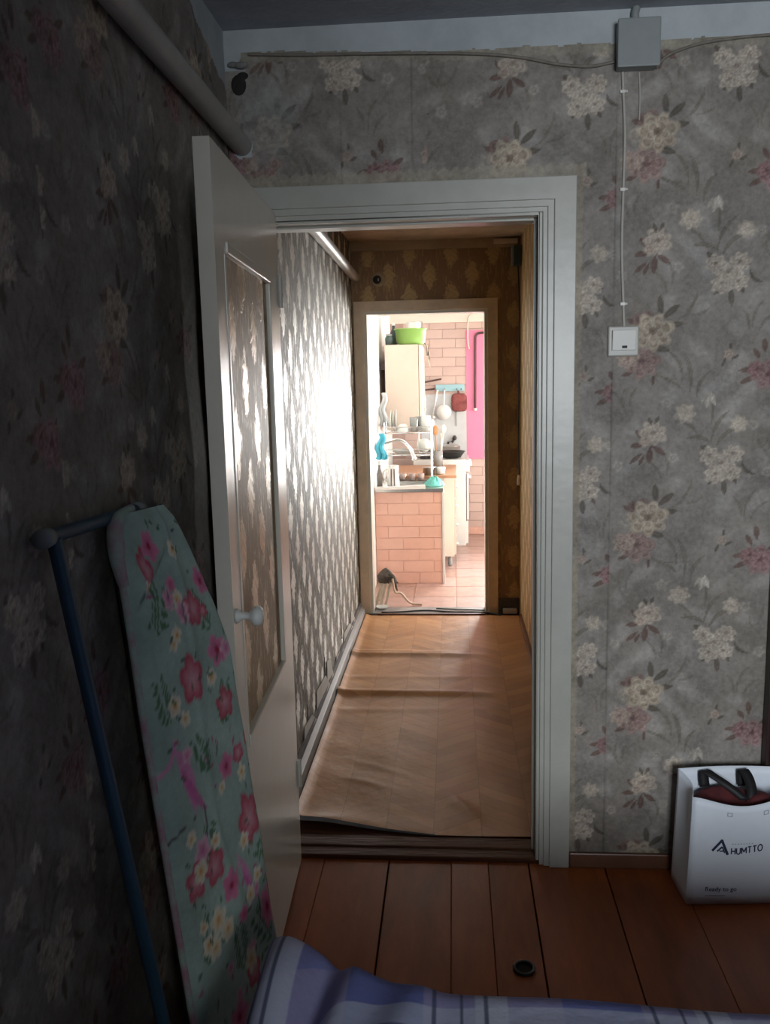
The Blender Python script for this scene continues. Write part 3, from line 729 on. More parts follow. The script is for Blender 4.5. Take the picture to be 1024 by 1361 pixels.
# ------------------------------------------------------------------ hall
YH0 = YF+WT
w = MB(); w.box(HX0-0.1, HX0, YH0, YE, -0.05, HZ+0.05)
wall_hl = struct('wall_hall_left', w, M['damask_side'], 'hall left wall with shiny silver damask wallpaper')
w = MB(); w.box(HX1, HX1+0.1, YH0, YE, -0.05, HZ+0.05)
wall_hr = struct('wall_hall_right', w, M['damask_right'], 'hall right wall with damask wallpaper, bounced light put into its golden colour')
w = MB(); w.box(HX0-0.1, KX0, YE, YE+ET, -0.05, KC+0.05); w.box(KX1, HX1+0.1, YE, YE+ET, -0.05, KC+0.05); w.box(KX0, KX1, YE, YE+ET, KZ, KC+0.05)
wall_he = struct('wall_hall_end', w, M['damask_end'], 'brown damask papered wall around the kitchen doorway')
w = MB(); w.box(HX0-0.1, HX1+0.1, YH0, YE, HZ, HZ+0.08)
struct('ceiling_hall', w, M['hall_ceiling'], 'dim brownish hall ceiling')
w = MB(); w.box(HX0, HX1, YE-0.03, YE, HZ-0.055, HZ)
struct('trim_6', w, M['hall_strip'], 'pale cornice strip above the kitchen doorway')
w = MB(); w.box(HX0, HX1, YH0, YE+ET, -0.08, -0.004)
struct('floor_hall', w, M['threshold'], 'hall floor under the linoleum')
# linoleum with cross wrinkles
nx, ny = 70, 260
us = np.linspace(0, 1, nx); vs = np.linspace(0, 1, ny)
P = np.zeros((ny, nx, 3))
for i, v in enumerate(vs):
    x = -0.578+us*(0.42+0.578)
    front = np.interp(x, [-0.578, -0.30, -0.08, 0.1, 0.42], [2.835, 2.79, 2.742, 2.745, 2.75])
    y = front+(5.47-front)*v
    z = 0.004+np.zeros(nx)
    for (y0, amp, wd, xa, tl) in ((4.06, 0.020, 0.035, 0.16, -.06), (4.66, 0.016, 0.03, 0.10, -.03), (4.72, 0.008, 0.02, -0.1, -.02), (4.30, 0.004, 0.03, 0.3, .05), (3.86, 0.004, 0.03, 0.3, .05)):
        yy = y-(y0+tl*x*0.3)
        z += amp*np.exp(-(yy/wd)**2)*(1-sm(xa-0.25, xa+0.25, x))
    z += 0.0022*(np.sin(x*14+y*9)*np.sin(y*13-x*6))*np.exp(-((y-3.1)/0.6)**2)
    z += 0.006*np.exp(-(((x-0.02)*0.9+(y-2.95)*0.6)/0.025)**2)*np.exp(-(((x-0.02)*.6-(y-2.95)*.9)/0.10)**2)
    z += 0.003*np.exp(-(((x+0.30)*0.5+(y-3.25)*0.9)/0.022)**2)*np.exp(-((x+0.30)/0.12)**2)
    z += 0.003*np.exp(-(((x+0.34)*0.4+(y-3.12)*0.9)/0.02)**2)*np.exp(-((x+0.34)/0.10)**2)
    z += 0.016*np.exp(-((y-2.82)/0.05)**2)*np.exp(-((x+0.5)/0.16)**2)
    z += 0.012*np.exp(-((x+0.578)/0.02)**2)
    P[i] = np.stack([x, y, z+0.012*(1-sm(2.74, 2.80, y))*0+0.002], -1)
ln_ = MB(); ln_.grid(P)
lino = thing('linoleum', 'creased brown parquet-print linoleum sheet on the hall floor', 'linoleum', (-0.08, 4.1, 0))
obj('sheet', ln_, M['lino'], lino)
ed = MB(); Pe = np.stack([P[0]-np.array([0, 0.004, 0.006]), P[0]+np.array([0, 0.006, 0.0006])]); ed.grid(Pe)
Q = P[0:6, 0:36].copy(); cr = MB(); fr = np.stack([Q[0]+np.array([0, -.030, 0.001])*np.linspace(1, .1, 36)[:, None], Q[0]+np.array([0, 0, 0.003])]); cr.grid(fr)
obj('torn_edge', cr, M['lino_back'], lino)['label'] = 'dark torn front edge of the linoleum'
# left skirting: grey batten, dark backing strip, torn paper scraps
b = MB(); b.hexa([(-0.612, YH0+0.01, 0), (-0.582, YH0+0.01, 0), (-0.582, YE-0.06, 0), (-0.612, YE-0.06, 0)], [(-0.612, YH0+0.01, 0.060), (-0.590, YH0+0.01, 0.050), (-0.590, YE-0.06, 0.050), (-0.612, YE-0.06, 0.060)])
bl = struct('baseboard_hall_left', b, M['skirt_grey'], 'grey batten skirting along the hall left wall', bevel=0.003)
b = MB(); b.box(HX0+0.001, -0.6125, YH0+0.01, YE-0.06, 0, 0.085); obj('backing_strip', b, M['skirt_dark'], bl)
for i, y in enumerate(np.arange(3.0, 5.3, 0.33)):
    l = 0.16+0.1*((i*7) % 3); hgt = 0.10+0.03*((i*5) % 4)
    x0 = HX0+0.003
    sc = MB(); sc.hexa([(x0, y, 0.075), (x0+0.004, y, 0.072), (x0+0.012, y+l, 0.068), (x0, y+l, 0.07)], [(x0, y+0.02, hgt), (x0+0.002, y+0.02, hgt), (x0+0.003, y+l*0.8, hgt-0.02), (x0, y+l*0.8, hgt-0.02)])
    obj('paper_scrap', sc, M['plaster'], bl)
for (y, z) in ((3.45, .16), (3.95, .20), (4.6, .19)):
    sc = MB(); sc.hexa([(HX0, y-0.004, z-0.07), (HX0+0.003, y-0.004, z-0.07), (HX0+0.003, y+0.012, z-0.07), (HX0, y+0.012, z-0.07)], [(HX0, y-0.002, z+0.03), (HX0+0.002, y-0.002, z+0.03), (HX0+0.002, y+0.003, z+0.03), (HX0, y+0.003, z+0.03)])
    obj('paper_tear', sc, M['hole'], bl)
b = MB(); b.box(HX1-0.018, HX1-0.001, YH0+0.01, YE-0.20, 0, 0.05)
struct('baseboard_hall_right', b, M['base_brown'], 'narrow brown skirting along the hall right wall', bevel=0.003)
# hall end: strip under the kitchen doorway
b = MB(); b.box(-0.50, 0.20, YE-0.075, YE-0.055, 0.001, 0.014)
tag(obj('threshold_strip', b, M['threshold'], loc=(-0.15, YE-0.065, 0), bevel=0.002), 'dark narrow floor strip at the end of the linoleum', 'strip')
b = MB(); b.box(KX0+0.001, KX1-0.001, YE-0.035, YE+ET, -0.003, 0.007)
tag(obj('kitchen_sill', b, M['skirt_grey'], loc=(-0.15, YE, 0), bevel=0.002), 'grey dusty sill board in the kitchen doorway', 'threshold')

# ------------------------------------------------------------------ kitchen shell
K0 = YE+ET
w = MB(); w.box(KL-0.1, KL, K0, KB, -0.05, KC+0.05)
struct('wall_kitchen_left', w, M['kitchen_white'], 'dazzling white kitchen left wall')
kw = (0.52, 1.72, 0.55, 1.78)
w = MB(); w.box(KL-0.1, kw[0], KB, KB+0.1, -0.05, KC+0.05); w.box(kw[1], KR+0.1, KB, KB+0.1, -0.05, KC+0.05); w.box(kw[0], kw[1], KB, KB+0.1, -0.05, kw[2]); w.box(kw[0], kw[1], KB, KB+0.1, kw[3], KC+0.05)
wall_kb = struct('wall_kitchen_back', w, M['wgrout'], 'kitchen back wall of pinkish brick-shaped tiles')
sw = (6.28, 7.62, 0.55, 1.78)
w = MB(); w.box(KR, KR+0.1, K0, sw[0], -0.05, KC+0.05); w.box(KR, KR+0.1, sw[1], KB, -0.05, KC+0.05); w.box(KR, KR+0.1, sw[0], sw[1], -0.05, sw[2]); w.box(KR, KR+0.1, sw[0], sw[1], sw[3], KC+0.05)
struct('wall_kitchen_right', w, M['kitchen_white'], 'kitchen right wall with a window outside the view')
w = MB(); w.box(HX1+0.1, KR+0.1, YE, K0, -0.05, KC+0.05)
struct('wall_kitchen_front', w, M['kitchen_white'], 'kitchen wall beside the doorway, facing the window')
w = MB(); w.box(KL-0.1, KR+0.1, K0, KB+0.1, KC, KC+0.08)
struct('ceiling_kitchen', w, M['kitchen_white'], 'white kitchen ceiling')
window('window_2', 'bright kitchen window in the back wall, right of the pink panel', kw[0], kw[1], kw[2], kw[3], KB+0.05, 'y')
window('window_3', 'bright kitchen window in the right wall', sw[0], sw[1], sw[2], sw[3], KR+0.05, 'x')
w = MB(); w.box(KL, KR, K0, KB, -0.08, -0.006)
kfloor = struct('floor_kitchen', w, M['grout'], 'kitchen floor of worn reddish square tiles')
ft = MB(); ft.box(-0.148, 0.148, -0.148, 0.148, -0.006, 0)
ftm = [mesh_only('floor_tile', ft, M['ftile'], 0.002), mesh_only('floor_tile', ft, M['ftile_b'], 0.002)]
i = 0
for yy in np.arange(K0+0.15, KB-0.10, 0.30):
    for xx in np.arange(KL+0.15, KR-0.10, 0.30):
        inst('floor_tile', ftm[int(rng.integers(2))], kfloor, (xx, yy, 0.0)); i += 1
# brick tiles on the back wall
BW, BH = 0.248, 0.0875
bt = MB(); bt.box(-BW/2+0.002, BW/2-0.002, -0.006, 0.0, -BH/2+0.002, BH/2-0.002)
btm = [mesh_only('brick_tile', bt, M['wtile'], 0.0015), mesh_only('brick_tile', bt, M['wtile_b'], 0.0015)]
row = 0
for zz in np.arange(0.05+BH/2, 2.03, BH):
    x = KL+BW/2+(0.0 if row % 2 else -BW/2)
    while x < 0.50:
        if x-BW/2 > KL-0.01: inst('brick_tile', btm[int(rng.integers(2))], wall_kb, (x, KB, zz))
        x += BW
    row += 1
b = MB(); b.box(KL, 1.0, KB-0.03, KB, 2.035, 2.13); b.box(KL, 1.0, KB-0.045, KB, 2.12, 2.14)
struct('trim_7', b, M['cab_front'], 'pale ledge above the kitchen wall tiles', bevel=0.003)
b = MB(); b.box(KL, KR, KB-0.03, KB-0.006, 0, 0.07)
struct('baseboard_kitchen', b, M['grout'], 'kitchen skirting along the back wall', bevel=0.003)
b = MB(); b.box(0.135, 0.50, KB-0.014, KB-0.006, 0.74, 1.96)
tag(obj('pink_wall_panel', b, M['pink'], loc=(0.3, KB, 0.74), bevel=0.002), 'bright pink panel on the kitchen back wall', 'wall panel')
b = MB(); b.box(-0.30, 0.135, KB-0.012, KB-0.006, 0.74, 1.365)
tag(obj('splashback', b, M['splash'], loc=(-0.08, KB, 0.74), bevel=0.002), 'grey-white splashback sheet behind the stove', 'splashback')

# ------------------------------------------------------------------ room: electrics
t = thing('junction_box', 'square grey junction box high on the floral wall', 'junction box', (0.511, YF, 2.371))
b = MB(); b.box(0.458, 0.566, YF-0.046, YF-0.004, 2.372, 2.490); obj('box_body', b, M['grey_plastic'], t, bevel=0.005)
b = MB(); b.box(0.455, 0.569, YF-0.056, YF-0.046, 2.369, 2.493); obj('cover', b, M['grey_plastic'], t, bevel=0.004)
def on_front(pts, d=0.007):
    return [at(u, v, 1, YF-d) for u, v in pts]
def cable(name, label, pts, r=0.0035, m='cable', n=8, clips=None, cat='cable'):
    mb = MB(); mb.tube(smooth(pts), r, n)
    c = thing(name, label, cat, tuple(pts[0]))
    obj('sheath', mb, M[m], c)
    for q in clips or []:
        cb = MB(); cb.box(q.x-0.009, q.x+0.005, q.y-0.005, q.y+0.004, q.z-0.004, q.z+0.004)
        cb.ball((q.x+0.008, q.y-0.004, q.z), 0.004, 8, 6)
        obj('clip', cb, M['white_plastic'], c)
    return c
def smooth(pts, n=6):
    pts = [Vector(p) for p in pts]
    if len(pts) < 3: return pts
    out = []
    for i in range(len(pts)-1):
        p0, p1, p2, p3 = pts[max(i-1, 0)], pts[i], pts[i+1], pts[min(i+2, len(pts)-1)]
        for k in range(n):
            s = k/n
            out.append(0.5*((2*p1)+(p2-p0)*s+(2*p0-5*p1+4*p2-p3)*s*s+(3*p1-p0-3*p2+p3)*s**3))
    out.append(pts[-1]); return out
cable('cable', 'cable drooping left from the junction box along the wallpaper top', on_front([(817, 82), (785, 88), (740, 85), (690, 76), (620, 71), (500, 71), (400, 73), (330, 72)], 0.010), 0.0042, 'cable_dirty')
cable('cable', 'cable running right from the junction box to the ceiling edge', on_front([(872, 90), (885, 76), (905, 66), (940, 56), (1000, 48), (1060, 44)], 0.010), 0.0042, 'cable_dirty')
cable('cable', 'short cables from the junction box top up to the ceiling', [Vector((0.512, YF-0.010, 2.492)), Vector((0.507, YF-0.012, 2.515)), Vector((0.511, YF-0.010, 2.534))], 0.011, 'grey_plastic')
cl = on_front([(829, 122), (829, 252), (829, 404)], 0.008)
cable('switch_cable', 'white cable clipped down the wall to the light switch', on_front([(828, 96), (829, 122), (831, 180), (829, 252), (827, 330), (829, 404), (830, 436)], 0.007), 0.0042, clips=cl)
cable('thin_wire', 'short thin painted-over wire under the junction box', on_front([(850, 96), (851, 125), (850, 160)], 0.005), 0.0022)
t = thing('light_switch', 'square single light switch beside the doorway', 'light switch', (0.494, YF, 1.60))
b = MB(); b.box(0.450, 0.538, YF-0.014, YF-0.004, 1.598, 1.684); obj('frame', b, M['switch_frame'], t, bevel=0.004)
b = MB(); b.box(0.452, 0.536, YF-0.017, YF-0.014, 1.600, 1.682); b2 = MB()
b2.hexa([(0.461, YF-0.020, 1.615), (0.528, YF-0.020, 1.615), (0.528, YF-0.013, 1.615), (0.461, YF-0.013, 1.615)], [(0.461, YF-0.026, 1.672), (0.528, YF-0.026, 1.672), (0.528, YF-0.013, 1.672), (0.461, YF-0.013, 1.672)])
rk = obj('rocker', b2, M['white_plastic'], t, bevel=0.002)
b = MB(); b.box(0.489, 0.503, YF-0.024, YF-0.019, 1.621, 1.628); obj('indicator', b, M['black'], rk)
# iron ring in the floor
t = thing('floor_ring', 'small dark metal ring let into the floor planks', 'ring', (0.175, 2.09, 0))
b = MB(); b.tube([(0.175+0.026*math.cos(a), 2.09+0.026*math.sin(a), 0.004) for a in np.linspace(0, 2*math.pi, 20, endpoint=False)], 0.0045, 8, closed=True); obj('loop', b, M['cast_iron'], t)
b = MB(); b.lathe([(0.0, 0.0012), (0.018, 0.0012), (0.0225, 0.0004)], (0.175, 2.09, 0), 20); obj('socket', b, M['dark_gap'], t)

# ------------------------------------------------------------------ ironing board leaning on the left wall
board = thing('ironing_board', 'ironing board in a mint cover with pink flowers, leaning upright by the door', 'ironing board', (-0.45, 1.6, 0))
nu, nv = 64, 230
TH = 0.022
def board_edges(z):
    lean = -0.103*z
    ly = np.interp(z, [0, 0.45, 0.95, 1.10, 1.19, 1.26, 1.30, 1.325], [1.42, 1.425, 1.435, 1.445, 1.448, 1.452, 1.462, 1.487])
    ry = np.interp(z, [0, 0.35, 0.80, 1.00, 1.10, 1.19, 1.26, 1.30, 1.325], [1.735, 1.745, 1.75, 1.745, 1.72, 1.68, 1.645, 1.625, 1.605])
    lx, rx = -0.455+lean, -0.455+0.08*((ry-ly)/0.31)+lean
    return lx, ly, rx, ry
def board_pt(u, z, off=0.0):
    lx, ly, rx, ry = board_edges(z)
    x, y = lx+(rx-lx)*u, ly+(ry-ly)*u
    return x+0.955*off, y-0.25*off, z+0.10*off
U_, Z_ = np.meshgrid(np.linspace(0, 1, nu), np.concatenate([np.linspace(0.002, 1.2, nv-40), np.linspace(1.205, 1.325, 40)]))
edge = np.minimum(U_, 1-U_)
puff = 0.016*np.clip(1-(1-edge/0.10).clip(0)**2, 0, 1)-0.004
puff += 0.0022*np.sin(Z_*23+U_*4)*np.sin(U_*9+Z_*5)+0.003*np.exp(-((U_-0.55-0.1*np.sin(Z_*6))/0.04)**2)
# gathered fold near the nose
fold = np.exp(-(((Z_-1.155)-0.17*(U_-0.1))/0.012)**2)*(U_ < 0.55)
puff -= 0.010*fold*np.clip(edge/0.08, 0, 1)
puff += 0.013*np.exp(-(((Z_-1.19)-0.17*(U_-0.1))/0.025)**2)*(1-U_)*np.clip(edge/0.08, 0, 1)
Pb = np.stack(board_pt(U_, Z_, puff), -1)
def cover_print(S, Z):
    C = np.zeros(S.shape+(3,)); C[:] = (0.30, 0.405, 0.36)
    g = 0.5+0.5*np.sin(S*22+2*np.sin(Z*15))*np.sin(Z*19+S*7)
    C *= (0.86+0.28*g)[..., None]
    rg_ = random.Random(5)
    r = random.Random(11)
    def flower(x, y, R, n, rot, cin, cout, cm=None, sq=1.0):
        nonlocal C
        X, Y = S-x, (Z-y)*sq; rr = np.hypot(X, Y); th = np.arctan2(Y, X)
        rb = R*(0.68+0.32*np.abs(np.cos(n/2*(th-rot)))); a = (1-sm(0.88, 1.05, rr/rb))[..., None]
        t_ = np.clip(rr/rb, 0, 1)[..., None]**0.8
        c = np.array(cin)*(1-t_)+np.array(cout)*t_
        C = C*(1-a)+c*a
        if cm:
            a = (1-sm(0.16, 0.26, rr/R))[..., None]; C = C*(1-a)+np.array(cm)*a
    def blade(x, y, l, w_, ang, bd, c, al=0.9):
        nonlocal C
        t_ = math.radians(ang); X, Y = S-x, Z-y
        p = (X*math.cos(t_)+Y*math.sin(t_))/(l/2); q = (-X*math.sin(t_)+Y*math.cos(t_))/(l/2)-bd*0
        q = q-bd*(p*p-0.3); wd = np.maximum(w_/l*(1-p*p), 0)
        a = (al*(np.abs(p) < 1)*(1-sm(0.75, 1.1, np.abs(q)/np.maximum(wd, 1e-4))))[..., None]
        C = C*(1-a)+np.array(c)*a
    def palm(x, y, L_, ang):
        for k in range(9):
            f = (k-4)/4
            a = math.radians(ang); px, py = x+math.cos(a)*L_*0.12*k, y+math.sin(a)*L_*0.12*k
            for s in (-1, 1):
                blade(px+math.cos(a+s*0.9)*L_*.2, py+math.sin(a+s*0.9)*L_*.2, L_*0.45*(1.1-k*0.07), 0.006, ang+s*50, 0.1*s, (0.045, 0.14, 0.055), .85)
    def flamingo(x, y, s):
        blade(x, y, 0.15*s, 0.036*s, 102, 0.12, (0.60, 0.215, 0.42)); blade(x+0.012*s, y-0.03*s, 0.13*s, 0.022*s, 118, -.1, (0.52, 0.12, 0.32))
        blade(x-0.045*s, y+0.055*s, 0.10*s, 0.012*s, 40, 0.5, (0.60, 0.24, 0.42)); blade(x+0.03*s, y-0.12*s, 0.13*s, 0.005*s, 75, 0.3, (0.08, .05, .07))
        blade(x-0.05*s, y-0.09*s, 0.14*s, 0.005*s, 20, -.4, (0.08, .05, .07))
    HIB = ((0.42, 0.06, 0.15), (0.62, 0.22, 0.36)); RED = ((0.60, 0.36, 0.40), (0.42, 0.035, 0.085)); PAL = ((0.48, 0.10, 0.28), (0.66, 0.42, 0.50)); PLU = ((0.62, 0.42, 0.10), (0.66, 0.66, 0.60))
    for (x, y, L_, a) in ((.06,1.10,.09,60),(.24,1.06,.08,110),(.05,.93,.08,100),(.22,.86,.08,70),(.10,.60,.09,80),(.26,.56,.08,-20),(.16,.36,.09,90),(.27,.35,.09,120),(.07,.22,.08,80),(.24,.16,.08,60),(.14,.80,.07,110),(.05,.45,.08,70)): palm(x, y, L_, a)
    flamingo(.075, .81, 1.0); flamingo(.215, .52, .8); flamingo(.20, .14, .9)
    for (x, y, R, n, k, sq) in ((.20,1.115,.034,5,RED,.8),(.27,1.16,.03,5,HIB,.9),(.155,1.145,.022,5,PLU,1),(.12,1.08,.020,5,PLU,1),(.14,.985,.040,5,RED,.75),(.245,1.01,.036,5,HIB,1),(.275,1.005,.022,5,PAL,1),
            (.075,.955,.024,5,PLU,1),(.10,.92,.018,5,PLU,1),(.205,.965,.02,5,PLU,1),(.235,.90,.036,5,RED,1),(.255,.78,.022,5,RED,.9),(.205,.775,.030,5,HIB,1),(.30,.80,.02,5,RED,1),
            (.085,.66,.030,5,PAL,1),(.055,.615,.036,5,RED,.9),(.115,.61,.036,5,RED,.9),(.13,.655,.018,5,PLU,1),(.055,.70,.018,5,PLU,1),(.255,.635,.042,5,RED,.7),(.225,.60,.02,5,PLU,1),(.155,.545,.03,5,HIB,.8),
            (.10,.505,.030,5,PLU,1),(.075,.465,.026,5,PLU,1),(.125,.47,.026,5,PLU,1),(.255,.505,.02,5,PLU,1),(.275,.42,.03,6,HIB,.6),(.19,.33,.030,5,RED,.8),(.195,.375,.022,5,PAL,1),
            (.12,.28,.036,5,HIB,1),(.245,.275,.036,5,HIB,1),(.285,.265,.028,5,PAL,1),(.10,.20,.022,5,PLU,1),(.09,.145,.026,5,RED,1),(.22,.20,.03,5,RED,1),(.15,.10,.03,5,HIB,1),(.06,.05,.03,5,PAL,1),(.24,.05,.03,5,RED,1),(.06,1.22,.024,5,RED,.5),(.10,1.26,.03,5,HIB,.9),(.2,1.24,.022,5,PLU,1)):
        flower(x, y, R, n, r.random()*3, k[0], k[1], (0.60, 0.30, 0.12) if k is PLU else ((0.30, 0.02, 0.06) if k is HIB else None), sq)
    for k in range(26):
        kd = r.choice([HIB, RED, PAL, PLU, PLU]); flower(r.uniform(.02, .29), r.uniform(.03, 1.2), r.uniform(.014, .024), 5, r.random()*3, kd[0], kd[1], (0.6, .3, .12) if kd is PLU else None, r.uniform(.8, 1.1))
    for k in range(110):
        blade(r.uniform(0, .31), r.uniform(0, 1.3), .022, .007, r.uniform(0, 180), .2, r.choice([(0.03, .09, .05), (0.045, .13, .06), (0.36, .06, .17), (0.05, .1, .09)]), .85)
    return np.clip(C, 0.01, 0.9)
Cb = cover_print(U_*0.31, Z_)
mb = MB(); mb.grid(Pb)
cov = obj('cover', mb, M['cover'], board)
ca = cov.data.color_attributes.new('print', 'FLOAT_COLOR', 'POINT')
ca.data.foreach_set('color', np.concatenate([Cb.reshape(-1, 3), np.ones((Cb.size//3, 1))], 1).astype(np.float32).ravel())
# board core and the turned-under rim of the cover
core = MB(); zz = np.concatenate([np.linspace(0.004, 1.2, 24), np.linspace(1.21, 1.322, 10)])
prof = [[board_pt(u, z, o) for (u, o) in ((0.0, -0.003), (1.0, -0.003), (0.985, -TH), (0.015, -TH))] for z in zz]
vs_, fs_ = [], []
for r_ in prof: vs_ += r_
for i in range(len(prof)-1):
    for k in range(4): fs_.append((i*4+k, i*4+(k+1) % 4, (i+1)*4+(k+1) % 4, (i+1)*4+k))
fs_ += [(3, 2, 1, 0), tuple((len(prof)-1)*4+k for k in range(4))]
core.add(vs_, fs_); obj('board_core', core, M['dark_wood'], board)
rim = MB(); rim.tube([board_pt(0.0, z, -0.006) for z in zz], 0.007, 8)
ro = obj('cover_hem', rim, M['mint_cloth'], board)
knot = MB(); knot.ball((-0.592, 1.462, 1.262), 0.03, 14, 9, sz=(0.45, 0.75, 1.5)); knot.tube(smooth([(-0.583, 1.452, 1.20), (-0.592, 1.45, 1.26), (-0.598, 1.475, 1.31), (-0.59, 1.53, 1.328)]), [0.009+0.006*math.sin(k/18*3.14) for k in range(19)], 10)
obj('gathered_cloth', knot, M['mint_cloth'], board)
# folded blue legs
legs = [((-0.612, 1.262, 1.322), (-0.480, 1.362, 0.06)), ((-0.612, 1.60, 1.31), (-0.50, 1.66, 0.06))]
for a, b_ in legs:
    lb = MB(); lb.tube([a, b_], 0.0115, 14); obj('leg', lb, M['blue_metal'], board)
lb = MB(); lb.tube([(-0.614, 1.24, 1.328), (-0.614, 1.62, 1.312)], 0.0115, 14); fb = obj('foot_bar', lb, M['blue_metal'], board)
for y, z in ((1.236, 1.328), (1.624, 1.312)):
    lb = MB(); lb.lathe([(0.0, -0.014), (0.0145, -0.014), (0.0155, 0.0), (0.0145, 0.014), (0.0, 0.014)], (-0.614, y, z), 16, 'y'); obj('end_cap', lb, M['grey_plastic'], fb)
lb = MB(); lb.tube([(-0.480, 1.362, 0.062), (-0.50, 1.66, 0.062)], 0.0115, 14); obj('foot_bar', lb, M['blue_metal'], board)

# ------------------------------------------------------------------ bed with plaid blanket in the foreground
bed = thing('bed', 'low bed under the plaid blanket at the bottom edge', 'bed', (0.75, 0.2, 0))
b = MB(); b.box(-0.30, 1.55, -0.36, 1.24, 0.20, 0.445); obj('mattress', b, M['mattress'], bed, bevel=0.03, seg=3)
b = MB(); b.box(-0.28, 1.53, -0.34, 1.22, 0.13, 0.20); obj('bed_frame', b, M['dark_wood'], bed, bevel=0.004)
for x in (-0.23, 1.48):
    for y in (-0.29, 1.16):
        b = MB(); b.box(x-0.025, x+0.025, y-0.025, y+0.025, 0, 0.13); obj('leg', b, M['dark_wood'], bed, bevel=0.003)
n1, n2 = 150, 130
sx = np.linspace(0, 1, n1); sy = np.linspace(0, 1, n2)
SX, SY = np.meshgrid(sx, sy)
Xb = -0.375+SX*2.0
edgeY = np.interp(Xb, [-0.38, -0.32, -0.27, -0.16, -0.03, 0.1, 0.3, 0.6, 1.2, 1.7], [1.40, 1.405, 1.40, 1.355, 1.315, 1.305, 1.303, 1.298, 1.29, 1.28])
# arc length parameter: flat top, rounded edge, hanging flap
T = SY*1.95; flat = edgeY+0.36
over = np.clip(T-flat, 0, None); rad = 0.045
ang = np.clip(over/rad, 0, math.pi/2); hang = np.clip(over-rad*math.pi/2, 0, None)
Yb = -0.36+np.minimum(T, flat)+rad*np.sin(ang)+0.02*np.sin(Xb*17+hang*6)*np.clip(hang/0.12, 0, 1)
Zb = 0.512-rad*(1-np.cos(ang))-hang
Zb = np.maximum(Zb, 0.16)
bul = 0.012*np.sin(Xb*7+Yb*5)*np.sin(Yb*6-Xb*3)+0.010*np.exp(-((Yb-1.18-0.05*np.sin(Xb*5))/0.05)**2)
bul += 0.060*np.exp(-((Xb+0.312)/0.055)**2)*np.exp(-((Yb-1.32)/0.17)**2)+0.03*np.exp(-((Xb+0.2)/0.06)**2)*np.exp(-((Yb-1.30)/0.15)**2)
bul += 0.020*np.exp(-((Xb+0.12-0.35*(Yb-1.2))/0.04)**2)*np.exp(-((Yb-1.22)/0.16)**2)
bul -= 0.035*np.exp(-((Xb+0.255-0.2*(Yb-1.2))/0.022)**2)*np.exp(-((Yb-1.28)/0.18)**2)
Zb = Zb+bul*np.clip(1-hang/0.10, 0, 1)
sidehang = np.clip(-0.335-Xb, 0, None)       # rounded left side of the bundle
Zb = Zb-sidehang*2.4
Pq = np.stack([Xb, Yb, Zb], -1)
Pq[:, 0, 2] -= 0.10; Pq[:, 0, 0] += 0.006
mb = MB(); mb.grid(Pq)
bl_ = obj('plaid_blanket', mb, M['plaid'], loc=(0.6, 0.2, 0.45))
uvl = bl_.data.uv_layers.new(name='cloth')
vi = np.zeros(len(bl_.data.loops), np.int32); bl_.data.loops.foreach_get('vertex_index', vi)
skew = 0.35*np.exp(-((SX*2.0-0.03)/0.10)**2)
UVb = np.stack([(SX*2.0*1.0+0.175), (T+skew*0.4)], -1).reshape(-1, 2)
uvl.data.foreach_set('uv', UVb[vi].astype(np.float32).ravel())
so = bl_.modifiers.new('thickness', 'SOLIDIFY'); so.thickness = 0.008; so.offset = -1
tag(bl_, 'rumpled blue and lavender plaid blanket along the bottom edge', 'blanket')

# ------------------------------------------------------------------ white paper bag
bag = thing('paper_bag', 'white paper carrier bag with black handles and navy lettering, by the wall', 'paper bag', (0.82, 2.46, 0))
BX0, BX1, BY0, BY1, BHt = 0.672, 0.985, 2.392, 2.532, 0.352
rotb = math.radians(4.0)
def bp(x, y, z):            # slight turn of the bag about its near left corner
    dx, dy = x-BX0, y-BY0
    return Vector((BX0+dx*math.cos(rotb)-dy*math.sin(rotb), BY0+dx*math.sin(rotb)+dy*math.cos(rotb), z))
n = 24
def sheet(f, nu_, nv_):
    return np.array([[tuple(f(u, v)) for u in np.linspace(0, 1, nu_)] for v in np.linspace(0, 1, nv_)])
def front_f(u, v):
    top = BHt-0.018-0.026*math.sin(math.pi*u)**1.5
    bulge = -0.012*math.sin(math.pi*u)*v*v
    return bp(BX0+0.012*v+(BX1-BX0-0.024*v)*u, BY0+0.012*v+bulge, 0.002+(top-0.002)*v)
def back_f(u, v):
    return bp(BX0+(BX1-BX0)*u+0.006*v*(1-2*u), BY1+0.012*math.sin(math.pi*u)*v*v-0.012*v, 0.002+(BHt+0.014-0.002)*v)
def left_f(u, v):
    a, b_ = front_f(0, v), back_f(0, v); p_ = a.lerp(b_, u)
    return p_+Vector((0.018*math.sin(math.pi*u)*v, 0, 0))
def right_f(u, v):
    a, b_ = front_f(1, v), back_f(1, v); p_ = a.lerp(b_, u)
    return p_-Vector((0.018*math.sin(math.pi*u)*v, 0, 0))
for nm, f in (('front_panel', front_f), ('back_panel', back_f), ('side_panel', left_f), ('side_panel', right_f)):
    mb = MB(); mb.grid(sheet(f, 16, 14)); o = obj(nm, mb, M['paper_bag'], bag)
    sm_ = o.modifiers.new('paper', 'SOLIDIFY'); sm_.thickness = 0.0012; sm_.offset = 0
mb = MB(); mb.hexa([bp(BX0+.002, BY0+.002, 0.001), bp(BX1-.002, BY0+.002, 0.001), bp(BX1-.002, BY1-.002, 0.001), bp(BX0+.002, BY1-.002, 0.001)], [bp(BX0+.002, BY0+.002, 0.004), bp(BX1-.002, BY0+.002, 0.004), bp(BX1-.002, BY1-.002, 0.004), bp(BX0+.002, BY1-.002, 0.004)])
obj('bottom', mb, M['paper_bag'], bag)
